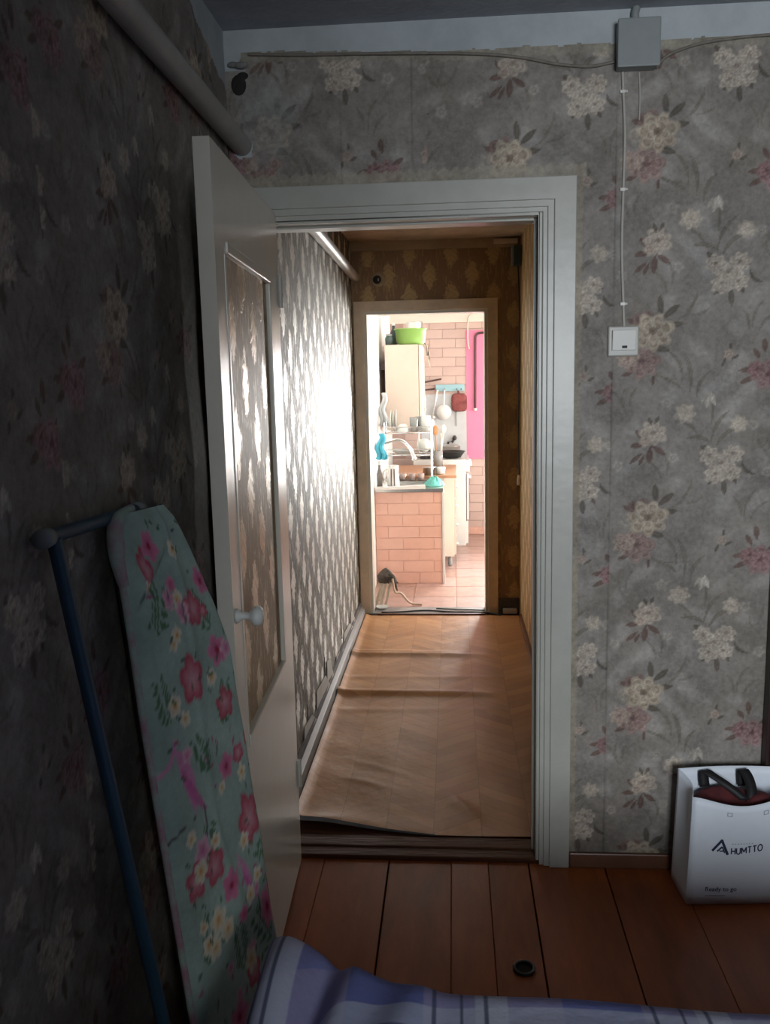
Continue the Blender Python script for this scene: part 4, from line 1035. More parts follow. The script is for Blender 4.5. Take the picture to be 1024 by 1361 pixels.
# flat black ribbon handles
def ribbon(pts, wd, dirv):
    pts = smooth(pts, 5); d = Vector(dirv).normalized()*wd/2
    return np.array([[tuple(p-d), tuple(p+d)] for p in pts])
hA = [bp(BX0+0.085, BY1-0.022, BHt-0.04), bp(BX0+0.082, BY1-0.020, BHt+0.008), bp(BX0+0.10, BY1-0.04, BHt+0.004), bp(BX0+0.14, BY1-0.07, BHt-0.018), bp(BX0+0.18, BY1-0.09, BHt-0.05)]
hB = [bp(BX0+0.200, BY1-0.022, BHt-0.04), bp(BX0+0.197, BY1-0.020, BHt+0.010), bp(BX0+0.205, BY1-0.045, BHt-0.002), bp(BX0+0.205, BY1-0.075, BHt-0.03), bp(BX0+0.195, BY1-0.09, BHt-0.055)]
for h_ in (hA, hB):
    mb = MB(); mb.grid(ribbon(h_, 0.030, (1, 0.05, 0.12))); o = obj('handle', mb, M['black'], bag)
    sm_ = o.modifiers.new('ribbon', 'SOLIDIFY'); sm_.thickness = 0.002; sm_.offset = 0
cl_ = np.array([[tuple(bp(BX0+0.030+(BX1-BX0-0.06)*u, BY0+0.030+(BY1-BY0-0.058)*v, 0.290+0.022*math.sin(7*u+2)*math.sin(3*v+1)+0.03*v-0.10*(abs(2*u-1)**8+abs(2*v-1)**8)/2)) for u in np.linspace(0, 1, 30)] for v in np.linspace(0, 1, 20)])
mb = MB(); mb.grid(cl_); cc = obj('folded_cloth', mb, M['bag_cloth'], loc=(0.82, 2.46, 0.25))
tag(cc, 'dark maroon cloth stuffed inside the white paper bag', 'cloth')
so = cc.modifiers.new('t', 'SOLIDIFY'); so.thickness = 0.02; so.offset = -1
# lettering on the front panel, lying on the paper
def front_uv(u, v, out=0.0016):
    p0 = front_f(u, v); e = 1e-3
    a = front_f(min(u+e, 1), v)-front_f(u-e, v); b_ = front_f(u, min(v+e, 1))-front_f(u, v-e)
    return p0+a.cross(b_).normalized()*out
def lay(mb, m, name):
    """Place flat shapes given in bag-face coordinates (u along, v up, 0..1)."""
    mb.v = [tuple(front_uv(p[0], p[1], 0.0016+p[2])) for p in mb.v]
    return obj(name, mb, M[m], bag)
def letters(s, u0, v0, wdt, hgt, slope=0.0, bold=0.0, m='ink', name='lettering'):
    cu = bpy.data.curves.new('txt', 'FONT'); cu.body = s; cu.offset = bold; cu.resolution_u = 3
    o = bpy.data.objects.new('txt', cu); col.objects.link(o)
    bpy.context.view_layer.update()
    me = bpy.data.meshes.new_from_object(o.evaluated_get(bpy.context.evaluated_depsgraph_get()))
    bpy.data.objects.remove(o); bpy.data.curves.remove(cu)
    bm = bmesh.new(); bm.from_mesh(me); bmesh.ops.triangulate(bm, faces=bm.faces); bm.verts.ensure_lookup_table()
    co = np.array([tuple(v.co) for v in bm.verts]); fs = [tuple(v.index for v in f.verts) for f in bm.faces]; bm.free()
    lo, hi = co.min(0), co.max(0)
    mb = MB(); t_ = (co[:, 0]-lo[0])/(hi[0]-lo[0]); s_ = (co[:, 1]-lo[1])/(hi[1]-lo[1])
    mb.add([(u0+wdt*a, v0+hgt*b_+slope*a, 0) for a, b_ in zip(t_, s_)], fs)
    return lay(mb, m, name)
letters('- - - - - - - -', 0.405, 0.605, 0.20, 0.010, 0.006, 0.0, 'ink_pale')
letters('Ready to go', 0.170, 0.115, 0.295, 0.055, 0.004, 0.012)
mb = MB(); mb.add([(0.170, 0.080, 0), (0.36, 0.082, 0), (0.36, 0.089, 0), (0.170, 0.087, 0)], [(0, 1, 2, 3)]); lay(mb, 'ink_pale', 'printed_rule')
lg = MB()
def stroke(a, b_, wd):
    a, b_ = Vector(a), Vector(b_); d = (b_-a); nn = Vector((-d.y, d.x)).normalized()*wd/2
    lg.add([(a.x-nn.x, a.y-nn.y, 0), (b_.x-nn.x, b_.y-nn.y, 0), (b_.x+nn.x, b_.y+nn.y, 0), (a.x+nn.x, a.y+nn.y, 0)], [(0, 1, 2, 3)])
def stroke2(a, b_, wd): stroke((0.215+(a[0]-0.315)*0.86, a[1]), (0.215+(b_[0]-0.315)*0.86, b_[1]), wd)
stroke2((0.315, 0.525), (0.425, 0.645), 0.022); stroke2((0.415, 0.645), (0.490, 0.500), 0.026); stroke2((0.37, 0.525), (0.425, 0.575), 0.015); stroke2((0.425, 0.575), (0.455, 0.515), 0.013); stroke2((0.395, 0.53), (0.45, 0.535), 0.011)
lay(lg, 'ink', 'logo')
lg = MB()
GLYPH = {'H': [((0, 0), (0, 1)), ((1, 0), (1, 1)), ((0, .5), (1, .5))], 'U': [((0, 1), (0, .25)), ((0, .25), (.25, 0)), ((.25, 0), (.75, 0)), ((.75, 0), (1, .25)), ((1, .25), (1, 1))],
         'M': [((0, 0), (0, 1)), ((0, 1), (.5, .25)), ((.5, .25), (1, 1)), ((1, 1), (1, 0))], 'T': [((0, 1), (1, 1)), ((.5, 1), (.5, 0))],
         'O': [((0, .3), (0, .7)), ((0, .7), (.3, 1)), ((.3, 1), (.7, 1)), ((.7, 1), (1, .7)), ((1, .7), (1, .3)), ((1, .3), (.7, 0)), ((.7, 0), (.3, 0)), ((.3, 0), (0, .3))]}
gx = 0.400
for ch, gw in zip('HUMTTO', (0.036, 0.036, 0.044, 0.036, 0.036, 0.042)):
    for (a0, a1), (b0, b1) in GLYPH[ch]:
        yo = lambda q: 0.508+0.10*max(0, gx+gw*q-0.44)
        d0, d1 = (a0-b0), (a1-b1)*1.6; ext = 0.0
        stroke((gx+gw*a0, yo(a0)+0.062*a1), (gx+gw*b0, yo(b0)+0.062*b1), 0.0115)
    gx += gw+0.0135
lay(lg, 'ink', 'lettering')
for (x, y) in ((0.34, 0.885), (0.70, 0.885)):
    sq = MB()
    for (a, b_, c, d) in ((0, 0, .05, .006), (0, .034, .05, .04), (0, .006, .008, .034), (.042, .006, .05, .034)): sq.add([(x+a, y+b_, 0), (x+c, y+b_, 0), (x+c, y+d, 0), (x+a, y+d, 0)], [(0, 1, 2, 3)])
    lay(sq, 'ink_pale', 'handle_patch')

# ------------------------------------------------------------------ hall details
t = thing('pipe_stub', 'capped pipe end in torn paper above the kitchen doorway', 'pipe', (-0.469, YE, 2.148))
b = MB(); b.lathe([(0.020, -0.002), (0.030, -0.005), (0.044, -0.003), (0.046, 0.0)], (-0.452, YE-0.001, 2.150), 11, 'y'); obj('torn_rim', b, M['hall_strip'], t)
b = MB(); b.lathe([(0.0, -0.02), (0.022, -0.02), (0.026, -0.004), (0.026, 0.0)], (-0.462, YE-0.001, 2.148), 18, 'y'); obj('stub', b, M['hole'], t)
b = MB(); b.ball((-0.452, YE-0.022, 2.148), 0.008, 10, 6, sz=(0.6, 0.4, 1.4)); obj('cap', b, M['steel'], t)
t = thing('hall_meter_box', 'small dark box with bracket in the upper hall corner', 'box', (0.40, 5.46, 2.19))
b = MB(); b.box(0.375, HX1-0.002, 5.40, 5.50, 2.195, 2.310); obj('box_body', b, M['dark_green'], t, bevel=0.004)
b = MB(); b.box(0.364, 0.375, 5.40, 5.50, 2.20, 2.305); obj('side_plate', b, M['grey_plastic'], t, bevel=0.002)
b = MB(); b.box(0.262, 0.405, YE-0.062, YE-0.031, 2.335, 2.362)
tag(obj('cable_trunking', b, M['old_trim_paint'], loc=(0.33, YE-0.04, 2.335), bevel=0.002), 'short pale cable trunking under the hall ceiling', 'trunking')
t = thing('ceiling_bracket', 'dark metal bracket under the hall ceiling near the right wall', 'bracket', (0.37, 4.62, HZ))
b = MB(); b.box(0.33, 0.415, 4.58, 4.66, HZ-0.012, HZ-0.001); obj('plate', b, M['cast_iron'], t, bevel=0.002)
b = MB(); b.tube(smooth([(0.335, 4.60, HZ-0.01), (0.325, 4.60, HZ-0.04), (0.36, 4.60, HZ-0.05), (0.41, 4.60, HZ-0.045)]), 0.006, 8); obj('arm', b, M['grey_plastic'], t)
cable('hall_cable', 'loose cable hanging down the hall right wall', [(0.405, 5.45, 2.20), (0.412, 5.43, 1.9), (0.408, 5.42, 1.5), (0.405, 5.41, 1.15), (0.410, 5.40, 0.93)], 0.004, 'cable_dark')
t = thing('plug', 'cream plug at the end of the hanging hall cable', 'plug', (0.41, 5.40, 0.86))
b = MB(); b.lathe([(0.0, 0.0), (0.012, 0.002), (0.014, 0.03), (0.008, 0.062), (0.0, 0.064)], (0.4095, 5.40, 0.862), 12); obj('plug_body', b, M['cable_cream'], t)
b = MB(); b.box(KX1+0.064, HX1-0.001, YE-0.022, YE-0.001, 0, 0.10)
struct('baseboard_hall_end', b, M['skirt_dark'], 'dark stained skirting right of the kitchen doorway', bevel=0.003)
b = MB(); b.box(0.315, 0.405, YE-0.075, YE-0.026, 0.012, 0.042)
tag(obj('small_block', b, M['plaster'], loc=(0.36, YE-0.05, 0.01), bevel=0.006), 'small pale block on the floor in the hall corner', 'block')
cable('black_cord', 'thin black cord lying along the kitchen sill', [(-0.48, YE-0.030, 0.012), (-0.35, YE-0.015, 0.012), (-0.20, YE+0.02, 0.012), (-0.05, YE-0.010, 0.012), (0.10, YE-0.025, 0.012), (0.22, YE-0.04, 0.012), (0.30, YE-0.10, 0.012)], 0.0045, 'cable_dark')
cable('black_cord', 'second black cord crossing the kitchen sill', [(-0.12, YE+0.07, 0.012), (0.0, YE+0.05, 0.012), (0.12, YE+0.03, 0.012), (0.20, YE+0.02, 0.012)], 0.004, 'cable_dark')
# bundle of pale slats with a rag, left in the kitchen doorway
for lab, (u0, v0, u1, v1, yb, yt, wd) in zip(('leftmost pale stick leaning under the rag in the kitchen doorway', 'middle pale stick leaning under the rag in the kitchen doorway', 'rightmost pale stick leaning under the rag in the kitchen doorway', 'wide pale stick behind the others under the rag'), ((500, 812, 511, 768, 5.72, 5.80, .022), (507, 812, 514, 772, 5.72, 5.80, .020), (513, 816, 521, 768, 5.70, 5.78, .018), (503, 805, 509, 772, 5.80, 5.85, .030))):
    a, b_ = at(u0, v0, 1, yb), at(u1, v1, 1, yt); a.z = 0.012
    sl = MB(); d = Vector((wd/2, 0, 0)); e = Vector((0, 0.006, 0))
    sl.hexa([a-d-e, a+d-e, a+d+e, a-d+e], [b_-d-e, b_+d-e, b_+d+e, b_-d+e]); tag(obj('wooden_stick', sl, M['pale_wood'], loc=tuple(a), bevel=0.002), lab, 'stick', 'sticks in the kitchen doorway')
c = at(514, 765, 1, 5.76)
rg = MB(); pr = np.array([[(c.x+0.060*math.sin(p)*math.cos(q)*(1+0.3*math.sin(3*q+2)+0.15*math.sin(7*q+4*p)), c.y+0.04*math.sin(p)*math.sin(q)*(1+.2*math.sin(5*p)), c.z+0.034*math.cos(p)*(1+0.5*math.sin(2*q)+0.25*math.sin(5*q)) - 0.045*math.sin(p)*max(0, math.cos(2*q))) for q in np.linspace(0, 2*math.pi, 22)] for p in np.linspace(0, math.pi, 12)]); rg.grid(pr); t = thing('rag', 'dark grey rag draped over the pale sticks', 'rag', tuple(c)); obj('cloth_lump', rg, M['grey_rag'], t)
rg = MB(); rg.tube(smooth([c+Vector((0.02, -.02, 0.02)), c+Vector((0.05, -.03, -0.005)), c+Vector((0.062, -.03, -0.06)), c+Vector((0.075, -.03, -0.10))]), [0.014, 0.014, 0.014, 0.014, 0.014, 0.014, 0.013, 0.013, 0.013, 0.012, 0.011, 0.011, 0.010, 0.009, 0.008, 0.007, 0.006, 0.005, 0.004], 8); obj('cloth_tail', rg, M['grey_rag'], t)
cable('cream_cord', 'cream cord looping from the sticks onto the kitchen floor', [c+Vector((0.045, -.055, -0.01)), c+Vector((0.06, -.06, -0.10)), Vector((c.x+0.10, 5.72, 0.09)), Vector((c.x+0.16, 5.73, 0.020)), Vector((c.x+0.24, 5.735, 0.008))], 0.0075, 'cable_cream')
t = thing('saucer', 'small white saucer at the foot of the pale sticks', 'saucer', (-0.535, 5.64, 0.0))
b = MB(); b.lathe([(0.0, 0.010), (0.022, 0.010), (0.040, 0.024), (0.043, 0.024), (0.026, 0.008), (0.0, 0.008)], (-0.484, 5.63, 0.0), 20); obj('dish', b, M['porcelain'], t)

# ------------------------------------------------------------------ kitchen furniture along the left wall
def A(u, v, y): return at(u, v, 1, y)
t = thing('sink_cabinet', 'low kitchen sink cabinet with a peach brick-tiled end', 'cabinet', (-0.33, 6.6, 0))
b = MB(); b.box(-0.583, -0.085, 6.378, 6.42, 0, 0.695)
ep = obj('end_panel', b, M['grout'], t)
row = 0
PB = (-0.583, -0.085)
z = 0.0
while z < 0.69:
    h_ = min(BH, 0.695-z)
    xs = [PB[0]]; x = PB[0]+(0.205 if row % 2 else 0.095)
    while x < PB[1]-0.02: xs.append(x); x += 0.232
    xs.append(PB[1])
    for a, c_ in zip(xs[:-1], xs[1:]):
        b = MB(); b.box(a+0.0015, c_-0.0015, 6.373, 6.379, z+0.0015, z+h_-0.0015); obj('brick_tile', b, M['tile'] if rng.random() < .5 else M['tile_b'], ep)
    z += BH; row += 1
b = MB(); b.box(-0.085, -0.066, 6.366, 6.425, 0, 0.695); obj('edge_strip', b, M['enamel'], t, bevel=0.002)
b = MB(); b.box(-0.58, -0.12, 6.42, 6.90, 0.06, 0.695); obj('body', b, M['cab'], t)
b = MB(); b.box(-0.12, -0.10, 6.43, 6.89, 0.08, 0.69); dd = obj('door', b, M['cab_front'], t, bevel=0.002)
b = MB(); b.tube([(-0.088, 6.47, 0.40), (-0.088, 6.47, 0.55)], 0.006, 8); obj('handle', b, M['brownpipe'], dd)
s = thing('sink', 'stainless steel sink top on the tiled cabinet', 'sink', (-0.33, 6.64, 0.697))
b = MB()
b.box(-0.583, -0.075, 6.362, 6.46, 0.697, 0.722); b.box(-0.583, -0.075, 6.82, 6.915, 0.697, 0.722); b.box(-0.583, -0.48, 6.46, 6.82, 0.697, 0.722); b.box(-0.16, -0.075, 6.46, 6.82, 0.697, 0.722)
obj('rim', b, M['steel'], s)
b = MB(); b.box(-0.48, -0.16, 6.46, 6.82, 0.699, 0.704); obj('basin', b, M['steel'], s)
t = thing('drawer_cabinet', 'pale drawer cabinet on short legs between sink and stove', 'cabinet', (-0.27, 7.35, 0))
b = MB(); b.box(-0.575, 0.006, 6.935, 7.76, 0.085, 0.730); obj('body', b, M['cab_front'], t, bevel=0.003)
for k in range(4):
    z0 = 0.10+k*0.157
    b = MB(); b.box(0.006, 0.022, 6.945, 7.75, z0, z0+0.148); dr = obj('drawer', b, M['cab'], t, bevel=0.002)
    b = MB(); b.ball((0.030, 7.0, z0+0.08), 0.012, 10, 7); obj('knob', b, M['enamel'], dr)
for (x, y) in ((-0.03, 6.97), (-0.03, 7.72), (-0.53, 6.97), (-0.53, 7.72)):
    b = MB(); b.lathe([(0.0, 0), (0.015, 0), (0.018, 0.02), (0.014, 0.085), (0, 0.085)], (x, y, 0), 12); obj('leg', b, M['grey_plastic'], t)
b = MB(); b.box(-0.58, 0.028, 6.93, 7.765, 0.730, 0.752)
tag(obj('worktop', b, M['worktop'], loc=(-0.27, 7.35, 0.73), bevel=0.003), 'brown worktop on the drawer cabinet', 'worktop')
st = thing('gas_stove', 'white enamel gas stove against the kitchen back wall', 'stove', (-0.12, 8.1, 0))
b = MB(); b.box(-0.36, 0.115, 7.815, 8.355, 0.0, 0.79); obj('body', b, M['enamel'], st, bevel=0.006)
b = MB(); b.box(0.115, 0.140, 7.83, 8.34, 0.24, 0.66); od = obj('oven_door', b, M['enamel'], st, bevel=0.004)
b = MB(); b.box(0.1175, 0.1225, 7.822, 7.83, 0.23, 0.66); obj('door_gap', b, M['black'], st)
b = MB(); b.box(0.115, 0.135, 7.83, 8.34, 0.015, 0.225); obj('bottom_drawer', b, M['enamel'], st, bevel=0.004)
b = MB(); b.box(0.140, 0.165, 7.86, 8.31, 0.615, 0.64); obj('handle', b, M['enamel'], od, bevel=0.004)
b = MB(); b.box(0.115, 0.150, 7.82, 8.35, 0.68, 0.785); cp_ = obj('control_panel', b, M['enamel'], st, bevel=0.004)
for k in range(4):
    b = MB(); b.lathe([(0.0, 0.0), (0.018, 0.0), (0.016, 0.022), (0.0, 0.024)], (0.150, 7.90+k*0.125, 0.735), 12, 'x'); obj('knob', b, M['enamel'], cp_)
for (x, y) in ((-0.24, 7.95), (-0.01, 7.95), (-0.24, 8.22), (-0.01, 8.22)):
    b = MB()
    for k in range(4):
        a = k*math.pi/4; b.tube([(x-0.085*math.cos(a), y-0.085*math.sin(a), 0.803), (x+0.085*math.cos(a), y+0.085*math.sin(a), 0.803)], 0.005, 6)
    b.tube([(x+0.06*math.cos(a), y+0.06*math.sin(a), 0.798) for a in np.linspace(0, 6.283, 16, endpoint=False)], 0.006, 6, closed=True)
    obj('burner_grate', b, M['cast_iron'], st)
t = thing('frying_pan', 'black frying pan on the gas stove', 'pan', (-0.01, 7.96, 0.808))
b = MB(); b.lathe([(0.0, 0.0), (0.095, 0.0), (0.125, 0.042), (0.130, 0.042), (0.132, 0.046), (0.122, 0.046), (0.093, 0.006), (0.0, 0.006)], (-0.015, 7.96, 0.809), 28); obj('pan_body', b, M['cast_iron'], t)
b = MB(); b.tube([(-0.135, 7.97, 0.848), (-0.29, 8.0, 0.865)], 0.009, 8); obj('handle', b, M['cast_iron'], t)
t = thing('steel_pot', 'steel pot with lid behind the black frying pan', 'pot', (-0.03, 8.22, 0.808))
b = MB(); b.lathe([(0.0, 0.0), (0.088, 0.0), (0.09, 0.07), (0.094, 0.072), (0.0, 0.072)], (-0.02, 8.23, 0.809), 24); obj('pot_body', b, M['steel'], t)
b = MB(); b.lathe([(0.092, 0.073), (0.07, 0.085), (0.015, 0.09), (0.012, 0.105), (0.0, 0.107)], (-0.02, 8.23, 0.809), 24); obj('lid', b, M['steel'], t)
# wall cabinet
wc = thing('wall_cabinet', 'tall cream wall cabinet high on the kitchen left wall', 'cabinet', (-0.4, 7.4, 1.12))
b = MB(); b.box(-0.535, -0.268, 7.0, 7.80, 1.115, 1.795); obj('body', b, M['cab'], wc, bevel=0.003)
b = MB(); b.box(-0.585, -0.535, 7.05, 7.75, 1.60, 1.66); obj('hanging_rail', b, M['dark_wood'], wc)
for k in range(2):
    b = MB(); b.box(-0.264, -0.242, 7.005+k*0.40, 7.395+k*0.40, 1.12, 1.79); dd = obj('door', b, M['cab_front'], wc, bevel=0.003)
    b = MB(); b.tube([(-0.232, 7.36+k*0.08, 1.25), (-0.232, 7.36+k*0.08, 1.37)], 0.005, 8); obj('handle', b, M['steel'], dd)
gz = 1.797
t = thing('green_basin', 'green plastic basin on top of the cream wall cabinet', 'basin', (-0.35, 7.16, gz))
b = MB(); b.lathe([(0.0, 0.0), (0.100, 0.0), (0.116, 0.02), (0.126, 0.118), (0.136, 0.120), (0.136, 0.127), (0.121, 0.125), (0.11, 0.02), (0.0, 0.01)], (-0.332, 7.15, gz), 30); obj('bowl', b, M['green'], t)
t = thing('steel_bowl', 'upturned pale steel bowl lying in the green basin', 'bowl', (-0.31, 7.15, gz+0.11))
b = MB(); b.lathe([(0.068, 0.118), (0.066, 0.175), (0.060, 0.184), (0.0, 0.186)], (-0.30, 7.15, gz), 24); obj('bowl_body', b, M['steel'], t)
b = MB(); b.lathe([(0.0, 0.110), (0.068, 0.110), (0.070, 0.114), (0.0, 0.116)], (-0.30, 7.15, gz), 24); obj('bowl_rim', b, M['steel'], t)
t = thing('dark_jar', 'dark jar with grey lid at the left on top of the wall cabinet', 'jar', (-0.5, 7.1, gz))
b = MB(); b.lathe([(0.0, 0.0), (0.030, 0.0), (0.032, 0.055), (0.022, 0.07), (0.0, 0.07)], (-0.502, 7.06, gz), 16); obj('jar_body', b, M['dark_green'], t)
b = MB(); b.lathe([(0.024, 0.070), (0.026, 0.085), (0.0, 0.086)], (-0.502, 7.06, gz), 16); obj('lid', b, M['grey_plastic'], t)
t = thing('dark_bottle', 'dark slender bottle behind the jar on the wall cabinet', 'bottle', (-0.47, 7.3, gz))
b = MB(); b.lathe([(0.0, 0.0), (0.03, 0.0), (0.032, 0.10), (0.012, 0.14), (0.012, 0.175), (0.0, 0.176)], (-0.48, 7.30, gz), 16); obj('bottle_body', b, M['dark_green'], t)
b = MB(); b.lathe([(0.013, 0.165), (0.015, 0.185), (0.0, 0.187)], (-0.48, 7.30, gz), 12); obj('cap', b, M['white_plastic'], t)
t = thing('dried_stalks', 'thin dried stalks drooping off the wall cabinet front', 'stalks', (-0.23, 7.1, 1.8))
r = random.Random(3)
for k in range(9):
    y = 7.32+0.03*k; l = r.uniform(0.06, 0.16)*(2.0 if k == 8 else 1)
    b = MB(); b.tube(smooth([(-0.262, y, 1.800), (-0.235, y+0.004, 1.815), (-0.222+r.uniform(0, .02), y, 1.795), (-0.222+r.uniform(0, .04), y, 1.795-l)]), 0.0032, 6); obj('stalk', b, M['pale_wood'] if k % 3 else M['hole'], t)
for lab, (u0, v0, u1, v1) in (('longer upper dark rod sticking out behind the wall cabinet', (560, 509, 586, 504)), ('shorter lower dark rod sticking out behind the wall cabinet', (560, 519, 577, 517))):
    b = MB(); p0, p1 = A(u0, v0, 8.37), A(u1, v1, 8.37); b.tube([p0, p1], 0.008, 8); b.ball(p1, 0.009, 10, 6)
    tag(obj('wall_rod', b, M['brownpipe'], loc=tuple(p0)), lab, 'rod', 'rods behind the wall cabinet')
# utensil rail
rl = thing('utensil_rail', 'pale blue utensil board on the kitchen back wall', 'rail', (-0.02, KB, 1.39))
b = MB(); b.box(-0.158, 0.115, KB-0.030, KB-0.014, 1.392, 1.456); obj('board', b, M['rail_blue'], rl, bevel=0.003)
for x in (-0.14, -0.07, 0.045, 0.085):
    b = MB(); b.tube(smooth([(x, KB-0.030, 1.412), (x, KB-0.050, 1.405), (x, KB-0.052, 1.418)]), 0.004, 6); obj('hook', b, M['brownpipe'], rl)
t = thing('hanging_pan', 'white enamel pan hanging by its handle from the blue rail', 'pan', (-0.06, KB-0.05, 1.13))
b = MB(); b.lathe([(0.0, -0.030), (0.055, -0.030), (0.068, 0.004), (0.071, 0.004), (0.071, 0.008), (0.062, 0.008), (0.0, -0.020)], (-0.082, KB-0.050, 1.195), 26, 'y'); obj('pan_body', b, M['enamel'], t)
b = MB(); b.tube([(-0.082, KB-0.050, 1.262), (-0.075, KB-0.050, 1.412)], 0.008, 8); obj('handle', b, M['white_plastic'], t)
t = thing('ladle', 'white handled ladle hanging left of the enamel pan', 'ladle', (-0.145, KB-0.05, 1.1))
b = MB(); b.tube([(-0.140, KB-0.047, 1.412), (-0.161, KB-0.047, 1.30)], 0.009, 8); obj('grip', b, M['white_plastic'], t)
b = MB(); b.tube([(-0.160, KB-0.047, 1.305), (-0.186, KB-0.047, 1.17)], 0.005, 8); b.ball((-0.188, KB-0.05, 1.145), 0.028, 14, 8, sz=(1, 0.6, 1)); obj('scoop', b, M['steel'], t)
t = thing('oven_mitt', 'quilted dark red oven mitt hanging from the blue rail', 'oven mitt', (0.05, KB-0.04, 1.2))
b = MB(); Pm = np.array([[(0.066+0.074*math.copysign(abs(math.cos(a))**0.45, math.cos(a))*q, KB-0.040-0.018*(1-q**4)+0.003*math.sin(q*20), 1.285+0.086*math.copysign(abs(math.sin(a))**0.45, math.sin(a))*q) for a in np.linspace(0, 2*math.pi, 40)] for q in np.linspace(0.02, 1, 8)]); b.grid(Pm)
om = obj('pad', b, M['mitt'], t); q_ = om.modifiers.new('t', 'SOLIDIFY'); q_.thickness = 0.012; q_.offset = -1
b = MB(); b.tube(smooth([(0.056, KB-0.046, 1.365), (0.052, KB-0.056, 1.392), (0.058, KB-0.056, 1.394), (0.068, KB-0.046, 1.365)]), 0.005, 6); obj('loop', b, M['mitt'], t)
t = thing('gas_tap', 'small dark gas tap on the splashback above the stove', 'tap', (0.0, KB-0.02, 0.9))
b = MB(); b.tube(smooth([(-0.05, KB-0.03, 0.90), (-0.01, KB-0.035, 0.905), (0.015, KB-0.035, 0.94), (0.02, KB-0.03, 0.97)]), 0.012, 8); b.ball((0.018, KB-0.04, 0.945), 0.022, 10, 7); obj('tap_body', b, M['cast_iron'], t)
t = thing('hook_chain', 'thin chain hanging on the splashback', 'chain', (0.03, KB-0.02, 1.1))
b = MB(); b.tube([(0.035, KB-0.022, 1.19), (0.035, KB-0.022, 1.06)], 0.005, 6); b.ball((0.035, KB-0.022, 1.185), 0.012, 8, 6); obj('chain', b, M['grey_plastic'], t)
# gas pipe and cable on the back wall
b = MB(); b.tube(smooth([A(664, 441, 8.365), A(645, 442, 8.365), A(636, 443, 8.365), A(632.5, 447, 8.365), A(632, 455, 8.365), A(632, 500, 8.365), A(632, 542, 8.365)]), 0.011, 10)
t = thing('gas_pipe', 'dark brown bent gas pipe crossing the pink panel', 'pipe', (0.22, KB-0.035, 1.2)); obj('pipe_run', b, M['brownpipe'], t)
b = MB(); b.lathe([(0.0, -0.012), (0.016, -0.012), (0.018, 0.01), (0.0, 0.012)], A(632, 544, 8.365), 10); obj('end_cap', b, M['white_plastic'], t)
cable('kitchen_cable', 'cream cable dangling on the tiles beside the pink panel', [A(628, 418, 8.37), A(623, 423, 8.36), A(622, 440, 8.36), A(622.5, 455, 8.36), A(624, 464, 8.36)], 0.006, 'cab_front')
# dish rack with crockery over the sink
dr = thing('dish_rack', 'two-tier wire dish rack standing over the sink', 'dish rack', (-0.34, 6.75, 0.722))
for (x, y) in ((-0.525, 6.64), (-0.165, 6.64), (-0.525, 6.86), (-0.165, 6.86)):
    b = MB(); b.tube([(x, y, 0.722), (x, y, 1.20)], 0.006, 8); obj('upright', b, M['chrome'], dr)
for z in (0.945, 1.115):
    b = MB(); b.tube([(-0.525, 6.64, z), (-0.165, 6.64, z), (-0.165, 6.86, z), (-0.525, 6.86, z)], 0.006, 8, closed=True)
    for k in range(9): b.tube([(-0.485+k*0.035, 6.64, z), (-0.485+k*0.035, 6.86, z)], 0.003, 6)
    b.tube([(-0.525, 6.64, z+0.045), (-0.165, 6.64, z+0.045)], 0.004, 6)
    obj('wire_shelf', b, M['chrome'], dr)
def lathe_thing(name, label, cat, c, prof, m, part='body', axis='z', group=None, n=22):
    t_ = thing(name, label, cat, tuple(c), group); b_ = MB(); b_.lathe(prof, c, n, axis); obj(part, b_, M[m], t_); return t_
PLATE = [(0.0, 0.0), (0.045, 0.0), (0.085, 0.012), (0.087, 0.015), (0.043, 0.005), (0.0, 0.004)]
for k, (x, l) in enumerate(((-0.487, 'leftmost white plate upright on the upper dish rack'), (-0.468, 'second white plate upright on the upper dish rack'), (-0.447, 'third white plate upright on the upper dish rack'))):
    lathe_thing('plate', l, 'plate', (x, 6.75, 1.206), PLATE, 'porcelain', 'dish', 'x', 'plates in the dish rack')
GL = [(0.0, 0.0), (0.028, 0.0), (0.032, 0.11), (0.029, 0.11), (0.025, 0.006), (0.0, 0.006)]
lathe_thing('drinking_glass', 'clear drinking glass on the upper dish rack, left one', 'glass', (-0.300, 6.72, 1.122), GL, 'glass', 'tumbler', group='glasses in the dish rack')
lathe_thing('drinking_glass', 'clear drinking glass on the upper dish rack, right one', 'glass', (-0.262, 6.80, 1.122), GL, 'glass', 'tumbler', group='glasses in the dish rack')
t = lathe_thing('mug', 'tall white mug at the right end of the upper dish rack', 'mug', (-0.205, 6.73, 1.122), [(0.0, 0.0), (0.034, 0.0), (0.036, 0.12), (0.032, 0.12), (0.030, 0.008), (0.0, 0.008)], 'porcelain', 'mug_body')
b = MB(); b.tube(smooth([(-0.170, 6.73, 1.215), (-0.150, 6.73, 1.205), (-0.150, 6.73, 1.165), (-0.172, 6.73, 1.150)]), 0.005, 8); obj('handle', b, M['porcelain'], t)
lathe_thing('bowl', 'upturned white bowl on the upper dish rack', 'bowl', (-0.385, 6.73, 1.122), [(0.055, 0.0), (0.050, 0.03), (0.028, 0.052), (0.024, 0.058), (0.0, 0.058)], 'porcelain', 'bowl_body')
lathe_thing('bowl', 'white bowl leaning at the right of the lower dish rack', 'bowl', (-0.225, 6.72, 1.012), [(0.0, -0.03), (0.025, -0.03), (0.052, 0.015), (0.055, 0.02), (0.048, 0.02), (0.0, -0.022)], 'porcelain', 'bowl_body', 'y')
lathe_thing('plate', 'white dinner plate upright on the lower dish rack', 'plate', (-0.275, 6.75, 1.037), PLATE, 'porcelain', 'dish', 'x', 'plates in the dish rack')
